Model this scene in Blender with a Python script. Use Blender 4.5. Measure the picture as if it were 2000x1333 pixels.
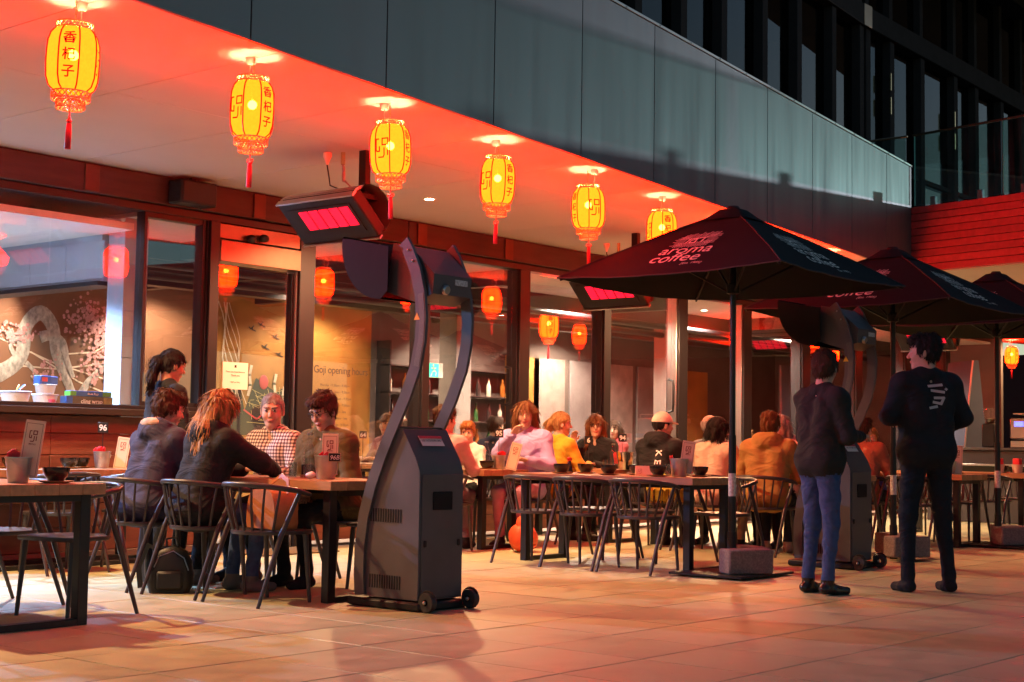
import bpy, math, random
import numpy as np
from mathutils import Vector, Matrix
R = math.radians
rnd = random.Random(7)
for _o in list(bpy.data.objects): bpy.data.objects.remove(_o)
SC = bpy.context.scene
COL = SC.collection

# ---------------------------------------------------------------- camera
# world: x runs along the restaurant wall (away to the right), y runs from the plaza into the building
_c, _s = math.cos(R(4.02)), math.sin(R(4.02)); _cr, _sr = math.cos(R(.859)), math.sin(R(.859))
_cy, _sy = math.cos(R(40)), math.sin(R(40))
A_ = (Matrix(((_cr, -_sr, 0), (_sr, _cr, 0), (0, 0, 1))) @ Matrix(((1, 0, 0), (0, _s, -_c), (0, _c, _s)))
      @ Matrix(((_sy, -_cy, 0), (_cy, _sy, 0), (0, 0, 1))))
cam = bpy.data.objects.new('camera', bpy.data.cameras.new('camera')); COL.objects.link(cam)
cam.matrix_world = Matrix.Translation((0, 0, 1.0)) @ Matrix((A_[0], -A_[1], -A_[2])).transposed().to_4x4()
cam.data.sensor_width = 36; cam.data.lens = 51.84; cam.data.clip_start = .1; cam.data.clip_end = 300
SC.camera = cam

# ---------------------------------------------------------------- night sky, cool floodlight from beyond the wing, exposure
W = bpy.data.worlds.new('World'); SC.world = W; W.use_nodes = True
wn, wl = W.node_tree.nodes, W.node_tree.links
sky = wn.new('ShaderNodeTexSky'); sky.sky_type = 'NISHITA'; sky.sun_disc = False
SUN_DIR = Vector((-.9965, .0875, -.092)).normalized()      # direction the light travels
sky.sun_elevation = math.asin(-SUN_DIR.z); sky.sun_rotation = math.atan2(-SUN_DIR.x, -SUN_DIR.y)
sky.altitude = 0; sky.air_density = 1.0; sky.dust_density = .2; sky.ozone_density = 2.6
wl.new(sky.outputs[0], wn['Background'].inputs[0]); wn['Background'].inputs[1].default_value = .052
sun = bpy.data.objects.new('sun', bpy.data.lights.new('sun', 'SUN')); COL.objects.link(sun)
sun.data.energy = .42; sun.data.angle = R(.8); sun.data.color = (.80, .90, 1.0)
sun.rotation_euler = SUN_DIR.to_track_quat('-Z', 'Y').to_euler(); sun.location = (30, 0, 12)
SC.view_settings.view_transform = 'Standard'; SC.view_settings.look = 'None'
SC.view_settings.exposure = 1.3; SC.view_settings.gamma = 1; SC.view_settings.use_curve_mapping = False
cy = SC.cycles
cy.use_denoising = True; cy.sample_clamp_indirect = 4; cy.sample_clamp_direct = 0
cy.max_bounces = 6; cy.diffuse_bounces = 3; cy.glossy_bounces = 3; cy.transmission_bounces = 4; cy.transparent_max_bounces = 16
cy.caustics_reflective = False; cy.caustics_refractive = False; cy.use_light_tree = True

# ---------------------------------------------------------------- materials
MT = {}
def pm(name, col, rough=.6, metal=0, var=.12, vs=6, bump=0, bs=80, spec=.5, stretch=None, rand=0, alpha=None, coat=0, rv=0):
    if name in MT: return MT[name]
    m = bpy.data.materials.new(name); m.use_nodes = True; MT[name] = m
    n, l = m.node_tree.nodes, m.node_tree.links; b = n['Principled BSDF']
    b.inputs['Roughness'].default_value = rough; b.inputs['Metallic'].default_value = metal
    b.inputs['Specular IOR Level'].default_value = spec; b.inputs['Coat Weight'].default_value = coat
    tc = n.new('ShaderNodeTexCoord'); mp = n.new('ShaderNodeMapping'); l.new(tc.outputs['Object'], mp.inputs[0])
    if stretch: mp.inputs['Scale'].default_value = stretch
    nz = n.new('ShaderNodeTexNoise'); nz.inputs['Scale'].default_value = vs; nz.inputs['Detail'].default_value = 5
    l.new(mp.outputs[0], nz.inputs[0])
    mx = n.new('ShaderNodeMix'); mx.data_type = 'RGBA'
    c = Vector(col[:3])
    mx.inputs[6].default_value = (*[max(0, x * (1 - var * 1.6)) for x in c], 1)
    mx.inputs[7].default_value = (*[min(1, x * (1 + var * 1.6)) for x in c], 1)
    l.new(nz.outputs[0], mx.inputs[0]); out = mx.outputs[2]
    if rand:
        oi = n.new('ShaderNodeObjectInfo'); hv = n.new('ShaderNodeHueSaturation')
        mr = n.new('ShaderNodeMapRange'); l.new(oi.outputs['Random'], mr.inputs[0])
        mr.inputs[3].default_value = 1 - rand; mr.inputs[4].default_value = 1 + rand
        l.new(mr.outputs[0], hv.inputs['Value']); l.new(out, hv.inputs['Color']); out = hv.outputs[0]
    l.new(out, b.inputs['Base Color'])
    if rv:
        mr2 = n.new('ShaderNodeMapRange'); l.new(nz.outputs[0], mr2.inputs[0])
        mr2.inputs[1].default_value = .3; mr2.inputs[2].default_value = .7
        mr2.inputs[3].default_value = max(.02, rough - rv); mr2.inputs[4].default_value = min(1, rough + rv); l.new(mr2.outputs[0], b.inputs['Roughness'])
    if bump:
        nb = n.new('ShaderNodeTexNoise'); nb.inputs['Scale'].default_value = bs; nb.inputs['Detail'].default_value = 3
        l.new(mp.outputs[0], nb.inputs[0]); bp = n.new('ShaderNodeBump'); bp.inputs['Strength'].default_value = bump
        bp.inputs['Distance'].default_value = .01; l.new(nb.outputs[0], bp.inputs['Height']); l.new(bp.outputs[0], b.inputs['Normal'])
    return m
def em(name, col, strength):
    if name in MT: return MT[name]
    m = bpy.data.materials.new(name); m.use_nodes = True; MT[name] = m
    n, l = m.node_tree.nodes, m.node_tree.links; b = n['Principled BSDF']
    b.inputs['Base Color'].default_value = (*[.8 * x for x in col], 1)
    b.inputs['Emission Color'].default_value = (*col, 1); b.inputs['Emission Strength'].default_value = strength
    return m
def glassmat(name, tint=(.9, .93, .93), ior=1.5, rough=0.0, boost=1.0, smear=0):
    m = bpy.data.materials.new(name); m.use_nodes = True; MT[name] = m
    n, l = m.node_tree.nodes, m.node_tree.links; n.remove(n['Principled BSDF'])
    tr = n.new('ShaderNodeBsdfTransparent'); tr.inputs[0].default_value = (*tint, 1)
    gl = n.new('ShaderNodeBsdfGlossy'); gl.inputs['Roughness'].default_value = rough
    gl.inputs[0].default_value = (.96, .96, .96, 1)
    # two-sided Schlick reflectance, the same from either face of the pane
    ge = n.new('ShaderNodeNewGeometry'); dp = n.new('ShaderNodeVectorMath'); dp.operation = 'DOT_PRODUCT'
    l.new(ge.outputs['Incoming'], dp.inputs[0]); l.new(ge.outputs['Normal'], dp.inputs[1])
    f0 = ((ior-1)/(ior+1))**2 * boost; prev = dp.outputs['Value']
    for op, v in (('ABSOLUTE', None), ('SUBTRACT', 1), ('POWER', 5), ('MULTIPLY_ADD', None)):
        mm = n.new('ShaderNodeMath'); mm.operation = op
        if op == 'SUBTRACT': mm.inputs[0].default_value = 1; l.new(prev, mm.inputs[1])
        else: l.new(prev, mm.inputs[0])
        if op == 'POWER': mm.inputs[1].default_value = 5
        if op == 'MULTIPLY_ADD': mm.inputs[1].default_value = 1-f0; mm.inputs[2].default_value = f0; mm.use_clamp = True
        prev = mm.outputs[0]
    mx = n.new('ShaderNodeMixShader'); l.new(mm.outputs[0], mx.inputs[0]); l.new(tr.outputs[0], mx.inputs[1]); l.new(gl.outputs[0], mx.inputs[2])
    if smear:
        df = n.new('ShaderNodeBsdfDiffuse'); df.inputs[0].default_value = (.5, .5, .5, 1)
        tc = n.new('ShaderNodeTexCoord'); mp = n.new('ShaderNodeMapping'); mp.inputs['Scale'].default_value = (5, 5, .6); l.new(tc.outputs['Object'], mp.inputs[0])
        nz = n.new('ShaderNodeTexNoise'); nz.inputs['Scale'].default_value = 3; nz.inputs['Detail'].default_value = 6; l.new(mp.outputs[0], nz.inputs[0])
        mr = n.new('ShaderNodeMapRange'); mr.inputs[1].default_value = .45; mr.inputs[2].default_value = .8; mr.inputs[3].default_value = 0; mr.inputs[4].default_value = smear
        l.new(nz.outputs[0], mr.inputs[0]); m2 = n.new('ShaderNodeMixShader'); l.new(mr.outputs[0], m2.inputs[0]); l.new(mx.outputs[0], m2.inputs[1]); l.new(df.outputs[0], m2.inputs[2]); mx = m2
    l.new(mx.outputs[0], n['Material Output'].inputs[0])
    return m

# ---------------------------------------------------------------- mesh helpers
class MB:
    def __init__(s): s.v = []; s.f = []; s.m = []
    def add(s, vs, fs, mi=0, M=None):
        o = len(s.v)
        for p in vs: s.v.append(tuple(M @ Vector(p)) if M else tuple(p))
        for f in fs: s.f.append([i + o for i in f]); s.m.append(mi)
        return s
    def box(s, x0, y0, z0, x1, y1, z1, mi=0, bev=0, M=None):
        if bev <= 0:
            return s.add([(x0,y0,z0),(x1,y0,z0),(x1,y1,z0),(x0,y1,z0),(x0,y0,z1),(x1,y0,z1),(x1,y1,z1),(x0,y1,z1)],
                  [(0,3,2,1),(4,5,6,7),(0,1,5,4),(1,2,6,5),(2,3,7,6),(3,0,4,7)], mi, M)
        X, Y, Z = (x0, x1), (y0, y1), (z0, z1); vs = []; ix = {}
        for i in (0, 1):
            for j in (0, 1):
                for k in (0, 1):
                    sx, sy, sz = (1 - 2*i)*bev, (1 - 2*j)*bev, (1 - 2*k)*bev
                    for a in range(3):
                        ix[i,j,k,a] = len(vs)
                        vs.append((X[i] + (0 if a == 0 else sx), Y[j] + (0 if a == 1 else sy), Z[k] + (0 if a == 2 else sz)))
        g = lambda *t: ix[t]
        fs = []
        for e in (0, 1):
            q = [g(e,0,0,0), g(e,1,0,0), g(e,1,1,0), g(e,0,1,0)]; fs.append(q if e else q[::-1])
            q = [g(0,e,0,1), g(0,e,1,1), g(1,e,1,1), g(1,e,0,1)]; fs.append(q if e else q[::-1])
            q = [g(0,0,e,2), g(1,0,e,2), g(1,1,e,2), g(0,1,e,2)]; fs.append(q if e else q[::-1])
        for a in (0, 1):
            for b in (0, 1):
                sg = (a == b)
                q = [g(a,b,0,0), g(a,b,0,1), g(a,b,1,1), g(a,b,1,0)]; fs.append(q if sg else q[::-1])
                q = [g(a,0,b,0), g(a,1,b,0), g(a,1,b,2), g(a,0,b,2)]; fs.append(q if sg else q[::-1])
                q = [g(0,a,b,1), g(0,a,b,2), g(1,a,b,2), g(1,a,b,1)]; fs.append(q if sg else q[::-1])
                for c in (0, 1):
                    q = [g(a,b,c,0), g(a,b,c,1), g(a,b,c,2)]; fs.append(q if (a+b+c) % 2 else q[::-1])
        return s.add(vs, fs, mi, M)
    def tube(s, path, r, n=8, mi=0, closed=False, cap=True, sq=None, M=None, up=None):
        P = [Vector(p) for p in path]; k = len(P)
        rr = list(r) if hasattr(r, '__len__') else [r] * k
        T = []
        for i in range(k):
            a = P[(i-1) % k] if closed or i > 0 else P[i]; b = P[(i+1) % k] if closed or i < k-1 else P[i]
            t = (b - a); T.append(t.normalized() if t.length > 1e-9 else Vector((0,0,1)))
        u = Vector(up) if up else (Vector((0,0,1)) if abs(T[0].z) < .9 else Vector((1,0,0)))
        vs = []
        for i in range(k):
            u = (u - T[i] * u.dot(T[i]));
            u = u.normalized() if u.length > 1e-6 else T[i].orthogonal().normalized()
            w = T[i].cross(u)
            for j in range(n):
                if sq: # rectangular section (half sizes along u and w)
                    a, b = ((1,1),(-1,1),(-1,-1),(1,-1))[j]
                    vs.append(P[i] + u * (a * sq[0] * rr[i]) + w * (b * sq[1] * rr[i]))
                else:
                    t = 2*math.pi*j/n; vs.append(P[i] + (u*math.cos(t) + w*math.sin(t)) * rr[i])
        fs = []
        for i in range(k if closed else k-1):
            for j in range(n):
                fs.append((i*n+j, i*n+(j+1) % n, ((i+1) % k)*n+(j+1) % n, ((i+1) % k)*n+j))
        if cap and not closed:
            fs.append(list(range(n))[::-1]); fs.append([(k-1)*n+j for j in range(n)])
        return s.add(vs, fs, mi, M)
    def rect(s, path, a, b, mi=0, up=None, closed=False, M=None): return s.tube(path, 1, 4, mi, closed, True, (a, b), M, up)
    def lathe(s, prof, n=20, mi=0, c=(0,0,0), M=None, cap=False, off=0):
        vs = []
        for r, z in prof:
            for j in range(n):
                t = 2*math.pi*j/n + off; vs.append((c[0]+r*math.cos(t), c[1]+r*math.sin(t), c[2]+z))
        fs = []
        for i in range(len(prof)-1):
            for j in range(n): fs.append((i*n+j, i*n+(j+1) % n, (i+1)*n+(j+1) % n, (i+1)*n+j))
        if cap:
            fs.append(list(range(n))[::-1]); fs.append([(len(prof)-1)*n+j for j in range(n)])
        return s.add(vs, fs, mi, M)
    def prism(s, poly, t0, t1, mi=0, ax='x', M=None, mic=None):
        """polygon given in the plane across ax, extruded from t0 to t1 along ax"""
        def P(a, b, t): return {'x': (t, a, b), 'y': (a, t, b), 'z': (a, b, t)}[ax]
        n = len(poly); vs = [P(a, b, t0) for a, b in poly] + [P(a, b, t1) for a, b in poly]
        area = sum(poly[i][0]*poly[(i+1) % n][1] - poly[(i+1) % n][0]*poly[i][1] for i in range(n))
        flip = (area < 0) != (ax == 'y')
        fs = [list(range(n))[::-1], [n+i for i in range(n)]] + [(i, (i+1) % n, n+(i+1) % n, n+i) for i in range(n)]
        if flip != (t1 < t0): fs = [list(f)[::-1] for f in fs]
        return s.add(vs, fs, mi, M)
    def ball(s, c, r, mi=0, n=10, k=7, M=None):
        r = r if hasattr(r, '__len__') else (r, r, r)
        vs = []
        for i in range(k+1):
            p = math.pi*i/k
            for j in range(n):
                t = 2*math.pi*j/n
                vs.append((c[0]+r[0]*math.sin(p)*math.cos(t), c[1]+r[1]*math.sin(p)*math.sin(t), c[2]-r[2]*math.cos(p)))
        fs = [(i*n+j, i*n+(j+1) % n, (i+1)*n+(j+1) % n, (i+1)*n+j) for i in range(k) for j in range(n)]
        return s.add(vs, fs, mi, M)
    def mesh(s, name, mats, sharp=38):
        me = bpy.data.meshes.new(name); me.from_pydata(s.v, [], s.f)
        for m in (mats if isinstance(mats, (list, tuple)) else [mats]): me.materials.append(m)
        me.polygons.foreach_set('material_index', s.m)
        me.polygons.foreach_set('use_smooth', [True]*len(s.f)); me.validate()
        me.set_sharp_from_angle(angle=R(sharp)); me.update()
        return me
def link(name, data, parent=None, loc=None, rz=None):
    o = bpy.data.objects.new(name, data); COL.objects.link(o)
    if parent: o.parent = parent
    if loc is not None: o.location = loc
    if rz is not None: o.rotation_euler = (0, 0, rz)
    return o
def part(name, mb, mats, parent=None, loc=None, rz=None, sharp=38, label=None):
    o = link(name, mb.mesh(name, mats, sharp), parent, loc, rz)
    if label: o['label'] = label
    return o
def tag(o, label=None, cat=None, group=None, kind=None):
    if label: o['label'] = label
    if cat: o['category'] = cat
    if group: o['group'] = group
    if kind: o['kind'] = kind
    return o
def thing(name, label, cat, loc=(0,0,0), rz=0, group=None): return tag(link(name, None, None, loc, rz), label, cat, group)
def dup(root, loc, rz=0, label=None, scale=None):
    def cp(o, par):
        c = o.copy(); COL.objects.link(c); c.parent = par
        for ch in o.children: cp(ch, c)
        return c
    r = cp(root, None); r.location = loc; r.rotation_euler = (0, 0, rz)
    if label: r['label'] = label
    if scale: r.scale = (scale,)*3
    return r
_TC = {}
def text2d(s, size=1.0, bold=0.0, shear=0.0, align='CENTER', space=1.0):
    """flat lettering as (verts, faces) in its own plane, centred on the origin"""
    key = (s, bold, shear, space)
    if key not in _TC:
        cu = bpy.data.curves.new('lettering', 'FONT'); cu.body = s; cu.size = 1; cu.shear = shear; cu.offset = bold; cu.space_character = space
        cu.resolution_u = 3; cu.align_x = 'CENTER'
        o = bpy.data.objects.new('lettering', cu); COL.objects.link(o)
        dg = bpy.context.evaluated_depsgraph_get(); dg.update()
        me = bpy.data.meshes.new_from_object(o.evaluated_get(dg))
        vs = [tuple(v.co)[:2] for v in me.vertices]; fs = [list(p.vertices) for p in me.polygons]
        bpy.data.objects.remove(o); bpy.data.meshes.remove(me); bpy.data.curves.remove(cu)
        _TC[key] = (vs, fs)
    vs, fs = _TC[key]
    return [(x*size, y*size) for x, y in vs], fs
def lettering(mb, s, fn, size, mi=0, dx=0, dy=0, **kw):
    vs, fs = text2d(s, size, **kw)
    mb.add([fn(x+dx, y+dy) for x, y in vs], fs, mi)
def stroke(mb, pts, w, fn, mi=0):
    """a flat brush line through 2d points, mapped onto a surface by fn"""
    for (x0, y0), (x1, y1) in zip(pts[:-1], pts[1:]):
        L = math.hypot(x1-x0, y1-y0) or 1; nx, ny = -(y1-y0)/L*w/2, (x1-x0)/L*w/2; ex, ey = (x1-x0)/L*w/2*.8, (y1-y0)/L*w/2*.8
        q = [(x0-ex+nx, y0-ey+ny), (x0-ex-nx, y0-ey-ny), (x1+ex-nx, y1+ey-ny), (x1+ex+nx, y1+ey+ny)]
        mb.add([fn(*p) for p in q], [(0,1,2,3)], mi)
LOGO = [[(-.28,.42),(-.42,.42),(-.46,.36),(-.46,-.1),(-.40,-.16),(-.22,-.16),(-.22,.05)],[(-.02,.44),(.40,.44),(.40,.14),(-.02,.14),(-.02,.44)],
        [(.12,-.02),(.12,-.34),(.04,-.44),(-.28,-.44)],[(.38,-.02),(.38,-.34)]]
def goji(mb, fn, size, mi=0, w=.07):
    for st in LOGO: stroke(mb, [(x*size, y*size*1.45) for x, y in st], w*size, fn, mi)
# ---------------------------------------------------------------- plaza paving
WALL_Y, SOF = 10.8, 3.327
FA, FD = Vector((4.595, 6.482)), Vector((.9903, .1387))
FN = Vector((-FD.y, FD.x))
def fy(x): return FA.y + (x - FA.x) * FD.y / FD.x
pav = pm('paver_concrete', (.43, .415, .235), .5, var=.16, vs=5, bump=.12, bs=90, rand=.07, rv=.14)
def weather(m, spot=(.10,.075,.06), amt=.35):
    n, l = m.node_tree.nodes, m.node_tree.links; b = n['Principled BSDF']; src = b.inputs['Base Color'].links[0].from_socket
    ge = n.new('ShaderNodeNewGeometry'); prev = src
    for sc, lo, hi, k in ((1.1, .52, .75, amt), (34, .66, .74, amt*1.2), (210, .60, .75, amt*.7)):
        nz = n.new('ShaderNodeTexNoise'); nz.inputs['Scale'].default_value = sc; nz.inputs['Detail'].default_value = 4; nz.inputs['Roughness'].default_value = .6; l.new(ge.outputs['Position'], nz.inputs[0])
        mr = n.new('ShaderNodeMapRange'); mr.inputs[1].default_value = lo; mr.inputs[2].default_value = hi; mr.inputs[3].default_value = 0; mr.inputs[4].default_value = k; l.new(nz.outputs[0], mr.inputs[0])
        mx = n.new('ShaderNodeMix'); mx.data_type = 'RGBA'; l.new(mr.outputs[0], mx.inputs[0]); l.new(prev, mx.inputs[6]); mx.inputs[7].default_value = (*spot, 1); prev = mx.outputs[2]
    l.new(prev, b.inputs['Base Color'])
weather(pav)
ground = MB().box(-30, -30, -.5, 60, 10.86, -.028)
ground = tag(part('plaza_paving', ground, pm('grout', (.22, .18, .145), .9)), kind='structure')
PT = .622
def pave_mesh():
    return MB().box(-PT/2+.0025, -PT/2+.0025, -.03, PT/2-.0025, PT/2-.0025, 0, bev=.003).mesh('paver', pav, 20)
cells = []
for i in range(-12, 34):
    for j in range(-8, 10):
        x, y = 5.80 + PT*(i+.5), 4.665 + PT*(j+.5)
        if y + PT/2 > 10.8: continue
        q = A_ @ Vector((x, y, -1))
        if q.z < 3: continue
        u, v = q.x/q.z*2880 + 1000, q.y/q.z*2880 + 666
        cells.append((not (-160 < u < 2160 and v < 1480), q.z, x, y))
cells.sort()
pm_ = pave_mesh()
for k, (outv, dz, x, y) in enumerate(cells[:300]):
    o = link('paver', pm_, ground, (x, y, rnd.uniform(-.0012, .0008)), rnd.choice((0, R(90), R(180), R(270))))
rest = MB()
for (outv, dz, x, y) in cells[300:]:
    if -4 < x < 26: rest.box(x-PT/2+.0025, y-PT/2+.0025, -.03, x+PT/2-.0025, y+PT/2-.0025, rnd.uniform(-.0012, .0008))
tag(part('paver_field', rest, pav, ground), kind='stuff')

# ---------------------------------------------------------------- restaurant building
dark = pm('dark_bronze_metal', (.016, .015, .018), .42, .1, var=.1, bump=.03, bs=40)
fasc = pm('fascia_sheet', (.112, .106, .114), .5, .25, var=.10, vs=1.6, stretch=(3, 3, .25), rand=.05, rv=.1)
white = pm('soffit_paint', (.52, .495, .48), .7, var=.04, vs=2)
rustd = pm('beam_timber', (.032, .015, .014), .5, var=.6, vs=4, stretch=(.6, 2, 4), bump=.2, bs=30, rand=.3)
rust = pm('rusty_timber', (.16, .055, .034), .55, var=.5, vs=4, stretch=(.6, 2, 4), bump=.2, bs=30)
steel = pm('steel', (.55, .54, .52), .3, 1, var=.05)
bld = thing('restaurant_building', 'glass fronted restaurant with white soffit and dark grey fascia hung with lanterns', 'building')
# soffit of large painted sheets
ylim = 8.37
for k in range(-5, 12):
    x0, x1 = 4.47 + 1.29*k + .003, 4.47 + 1.29*(k+1) - .003
    if x0 > 18.2: continue
    for q in (0, 1):
        m = MB()
        if q == 0: poly = [(x0, fy(x0)+.02), (x1, fy(x1)+.02), (x1, ylim-.003), (x0, ylim-.003)]
        else: poly = [(x0, ylim+.003), (x1, ylim+.003), (x1, WALL_Y+.06), (x0, WALL_Y+.06)]
        if x1 > 18.12: poly = [(min(a, 18.12), b) for a, b in poly]
        part('soffit_panel', m.prism(poly, SOF, SOF+.02, ax='z'), white, bld)
part('roof_slab', MB().prism([(-3, fy(-3)+.08), (18.1, fy(18.1)+.08), (18.1, 26), (-3, 26)], SOF+.025, SOF+.5, ax='z'), pm('slab', (.12,.12,.12), .8), bld)
# fascia sheets with open joints, cap flashing with screws
def fpt(s, off=0): p = FA + FD*s + FN*off; return (p.x, p.y)
for k in range(-6, 11):
    s0, s1 = .879 + 1.3075*k, min(.879 + 1.3075*(k+1), 13.69)
    if s1 - s0 < .2: continue
    M = Matrix.Translation((*fpt(s0), 0)) @ Matrix.Rotation(math.atan2(FD.y, FD.x), 4, 'Z')
    part('fascia_panel', MB().box(.005, 0, SOF-.004, s1-s0-.005, .03, 4.735, bev=.002, M=M), fasc, bld)
M = Matrix.Translation((*fpt(-7), 0)) @ Matrix.Rotation(math.atan2(FD.y, FD.x), 4, 'Z')
part('fascia_backing', MB().box(0, .034, SOF+.002, 20.69, .07, 4.72, M=M), dark, bld)
cap = part('cap_flashing', MB().box(0, -.012, 4.737, 20.69, .12, 4.765, bev=.004, M=M), pm('flashing', (.30,.28,.26), .35, .9), bld)
sm = MB().lathe([(.007,0),(.007,.004),(.003,.007)], 8, M=Matrix.Rotation(R(90), 4, 'X'), cap=True).mesh('screw', steel)
for k in range(32):
    o = link('screw', sm, cap, (*fpt(-6.8 + k*.65, -.012), 4.751), math.atan2(FD.y, FD.x))
part('terrace_deck', MB().prism([(-3, fy(-3)+.1), (18.2, fy(18.2)+.1), (18.2, 14), (-3, 14)], 3.9, 4.02, ax='z'), pm('deck', (.15,.14,.13), .8), bld)
# rusty header beam along the wall
xs = [2.0, 4.1, 6.2, 8.3, 9.05, 11.0, 12.6, 14.6, 16.6, 18.6, 20.6, 22.6, 24.6]
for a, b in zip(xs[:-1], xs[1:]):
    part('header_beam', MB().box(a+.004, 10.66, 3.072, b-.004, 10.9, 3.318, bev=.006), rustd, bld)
for x in (7.15, 8.98, 11.2, 12.62, 14.6):
    part('beam_strap', MB().box(x-.07, 10.645, 3.08, x+.07, 10.658, 3.31, bev=.003), pm('strap', (.10,.045,.032), .45, .5, var=.3), bld)
part('head_rail', MB().box(2, 10.72, 3.0, 24.6, 10.86, 3.068, bev=.004), dark, bld)
# cladding below the service window, one board above the other
zb = [.06, .26, .46, .66, .86, 1.04, 1.19]
for a, b in zip(zb[:-1], zb[1:]):
    for x0, x1 in ((2, 4.4), (4.4, 6.9), (6.9, 8.45)):
        part('cladding_board', MB().box(x0+.002, 10.74+rnd.uniform(-.004,.004), a+.002, x1-.002, 10.86, b-.002, bev=.003), rust, bld)
part('plinth', MB().box(2, 10.70, 0, 8.46, 10.86, .058, bev=.004), pm('plinth_stone', (.16,.12,.10), .7), bld)
part('sill', MB().box(2, 10.6, 1.195, 8.46, 10.86, 1.255, bev=.008), pm('sill_wood', (.04,.028,.025), .28), bld)
part('sill_cover', MB().box(2, 10.70, 1.257, 8.46, 10.84, 1.29, bev=.004), dark, bld)
# posts
posts = [(8.45,8.56,.0),(9.54,9.74,.0),(11.28,11.39,0),(12.88,13.06,0),(14.50,14.64,0),(16.14,16.35,0),(17.77,17.98,0),(19.43,19.67,0),(21.14,21.36,0),(22.9,23.1,0),(24.5,24.7,0)]
for a, b, z in posts:
    p = part('mullion', MB().box(a, 10.69, z, b, 10.89, 3.0, bev=.005), dark, bld)
    part('edge_strip', MB().box(a-.018, 10.72, z, a-.001, 10.86, 2.998, bev=.003), steel if a in (9.54, 16.14, 17.77) else dark, p)
gls = glassmat('window_glass', (.90,.91,.90), 1.55, boost=2.8, smear=.004)
pk = glassmat('kitchen_glass', (.96,.97,.98), 1.5, boost=1.15)
def pane(x0, x1, z0, z1, mat=gls, y=10.80): return part('glass_pane', MB().box(x0, y-.005, z0, x1, y+.005, z1), mat, bld)
pane(2.0, 6.86, 1.29, 3.0, pk); pane(6.868, 7.76, 1.29, 3.0, pk)
pane(7.79, 8.43, 1.29, 2.96)
f = MB()
f.box(7.762, 10.74, 1.29, 7.79, 10.86, 3.0); f.box(8.40, 10.74, 1.29, 8.449, 10.86, 3.0); f.box(7.79, 10.75, 2.955, 8.40, 10.85, 3.0); f.box(7.79, 10.75, 1.29, 8.40, 10.85, 1.33)
part('sliding_sash', f, dark, bld)
# sliding door
pane(8.60, 9.50, .06, 2.62)
f = MB(); f.box(8.56, 10.76, .0, 8.60, 10.84, 2.62); f.box(9.50, 10.76, 0, 9.54, 10.84, 2.62); f.box(8.6, 10.76, 0, 9.5, 10.84, .06)
part('door_frame', f, dark, bld)
dh = part('door_header', MB().box(8.56, 10.68, 2.64, 9.54, 10.88, 2.84, bev=.006).box(8.56, 10.70, 2.855, 9.54, 10.86, 2.99, bev=.004), pm('header_metal', (.26,.17,.12), .35, .8), bld)
part('sensor', MB().ball((9.05, 10.66, 2.9), (.05,.05,.04)), dark, dh); part('sensor', MB().ball((8.9, 10.66, 2.88), (.05,.05,.04)), dark, dh)
for (a, b, _), (c, d, _) in zip(posts[1:-1], posts[2:]):
    pane(b+.004, c-.022, .42, 2.985)
    for z in ((.04,.22),(.224,.40)):
        part('cladding_board', MB().box(b+.003, 10.74, z[0], c-.02, 10.86, z[1], bev=.003), rust, bld)
    part('sill', MB().box(b+.003, 10.71, .402, c-.02, 10.88, .42, bev=.003), dark, bld)
for x in (12.76, 16.05):
    f = MB().tube([(x, 10.79, 1.45), (x, 10.72, 1.47), (x-.02, 10.70, 1.55), (x-.02, 10.70, 1.78), (x, 10.72, 1.86), (x, 10.79, 1.88)], .016, 8)
    part('door_handle', f, dark, bld)
# the rooms behind the glass
inw = pm('interior_wall_dark', (.12,.095,.09), .7, var=.3, vs=2)
gold = pm('mural_gold', (.40,.21,.05), .5, .25, var=.35, vs=1.6)
bronze = pm('mural_bronze', (.24,.115,.065), .55, .1, var=.25, vs=1.4)
part('interior_floor', MB().box(2, 10.86, -.04, 27, 15.5, -.004), pm('interior_boards', (.32,.24,.18), .35, var=.3, stretch=(1,8,1)), bld)
part('interior_ceiling', MB().box(7.98, 10.9, 3.02, 27, 15.5, 3.06), pm('interior_ceiling_paint', (.55,.51,.48), .8), bld)
part('back_wall', MB().box(2, 15.5, 0, 12.25, 15.6, 3.3), bronze, bld)
part('back_wall', MB().box(12.25, 15.5, 0, 15.25, 15.6, 3.3), gold, bld)
part('back_wall', MB().box(15.25, 15.5, 0, 27, 15.6, 3.3), inw, bld)
part('side_wall', MB().box(1.9, 10.9, 0, 2.0, 15.5, 3.3), pm('kitchen_wall', (.7,.72,.75), .5), bld)
part('side_wall', MB().box(27, 10.7, 0, 27.1, 15.5, 3.3), inw, bld)
kw = pm('kitchen_white', (.42,.52,.66), .45, var=.05)
part('kitchen_ceiling', MB().box(2, 10.88, 2.84, 7.75, 15.5, 2.9), pm('kitchen_ceiling_paint', (.84,.86,.88), .6, var=.03), bld)
blk = part('bulkhead', MB().box(7.75, 11.36, 2.42, 7.95, 15.5, 3.0), kw, bld)
for y in (11.9, 12.5, 13.1, 13.7): part('bulkhead_panel', MB().box(7.735, y-.597, 2.44, 7.749, y-.003, 2.78, bev=.002), kw, blk)
part('bulkhead_trim', MB().box(7.72, 11.36, 2.38, 7.96, 15.4, 2.419), dark, blk)
colm = part('column', MB().box(7.79, 11.07, 0, 8.03, 11.31, 2.84), kw, bld)
for z in (1.3, 1.72, 2.14, 2.56): part('column_tile', MB().box(7.783, 11.058, z+.003, 8.037, 11.069, z+.417, bev=.002), kw, colm)
part('window_bench', MB().box(2, 10.88, 1.2, 7.75, 11.5, 1.27, bev=.005), pm('bench_top', (.72,.75,.78), .3), bld)
part('bench_front', MB().box(2, 10.92, 0, 7.7, 10.99, 1.198), inw, bld)
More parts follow.
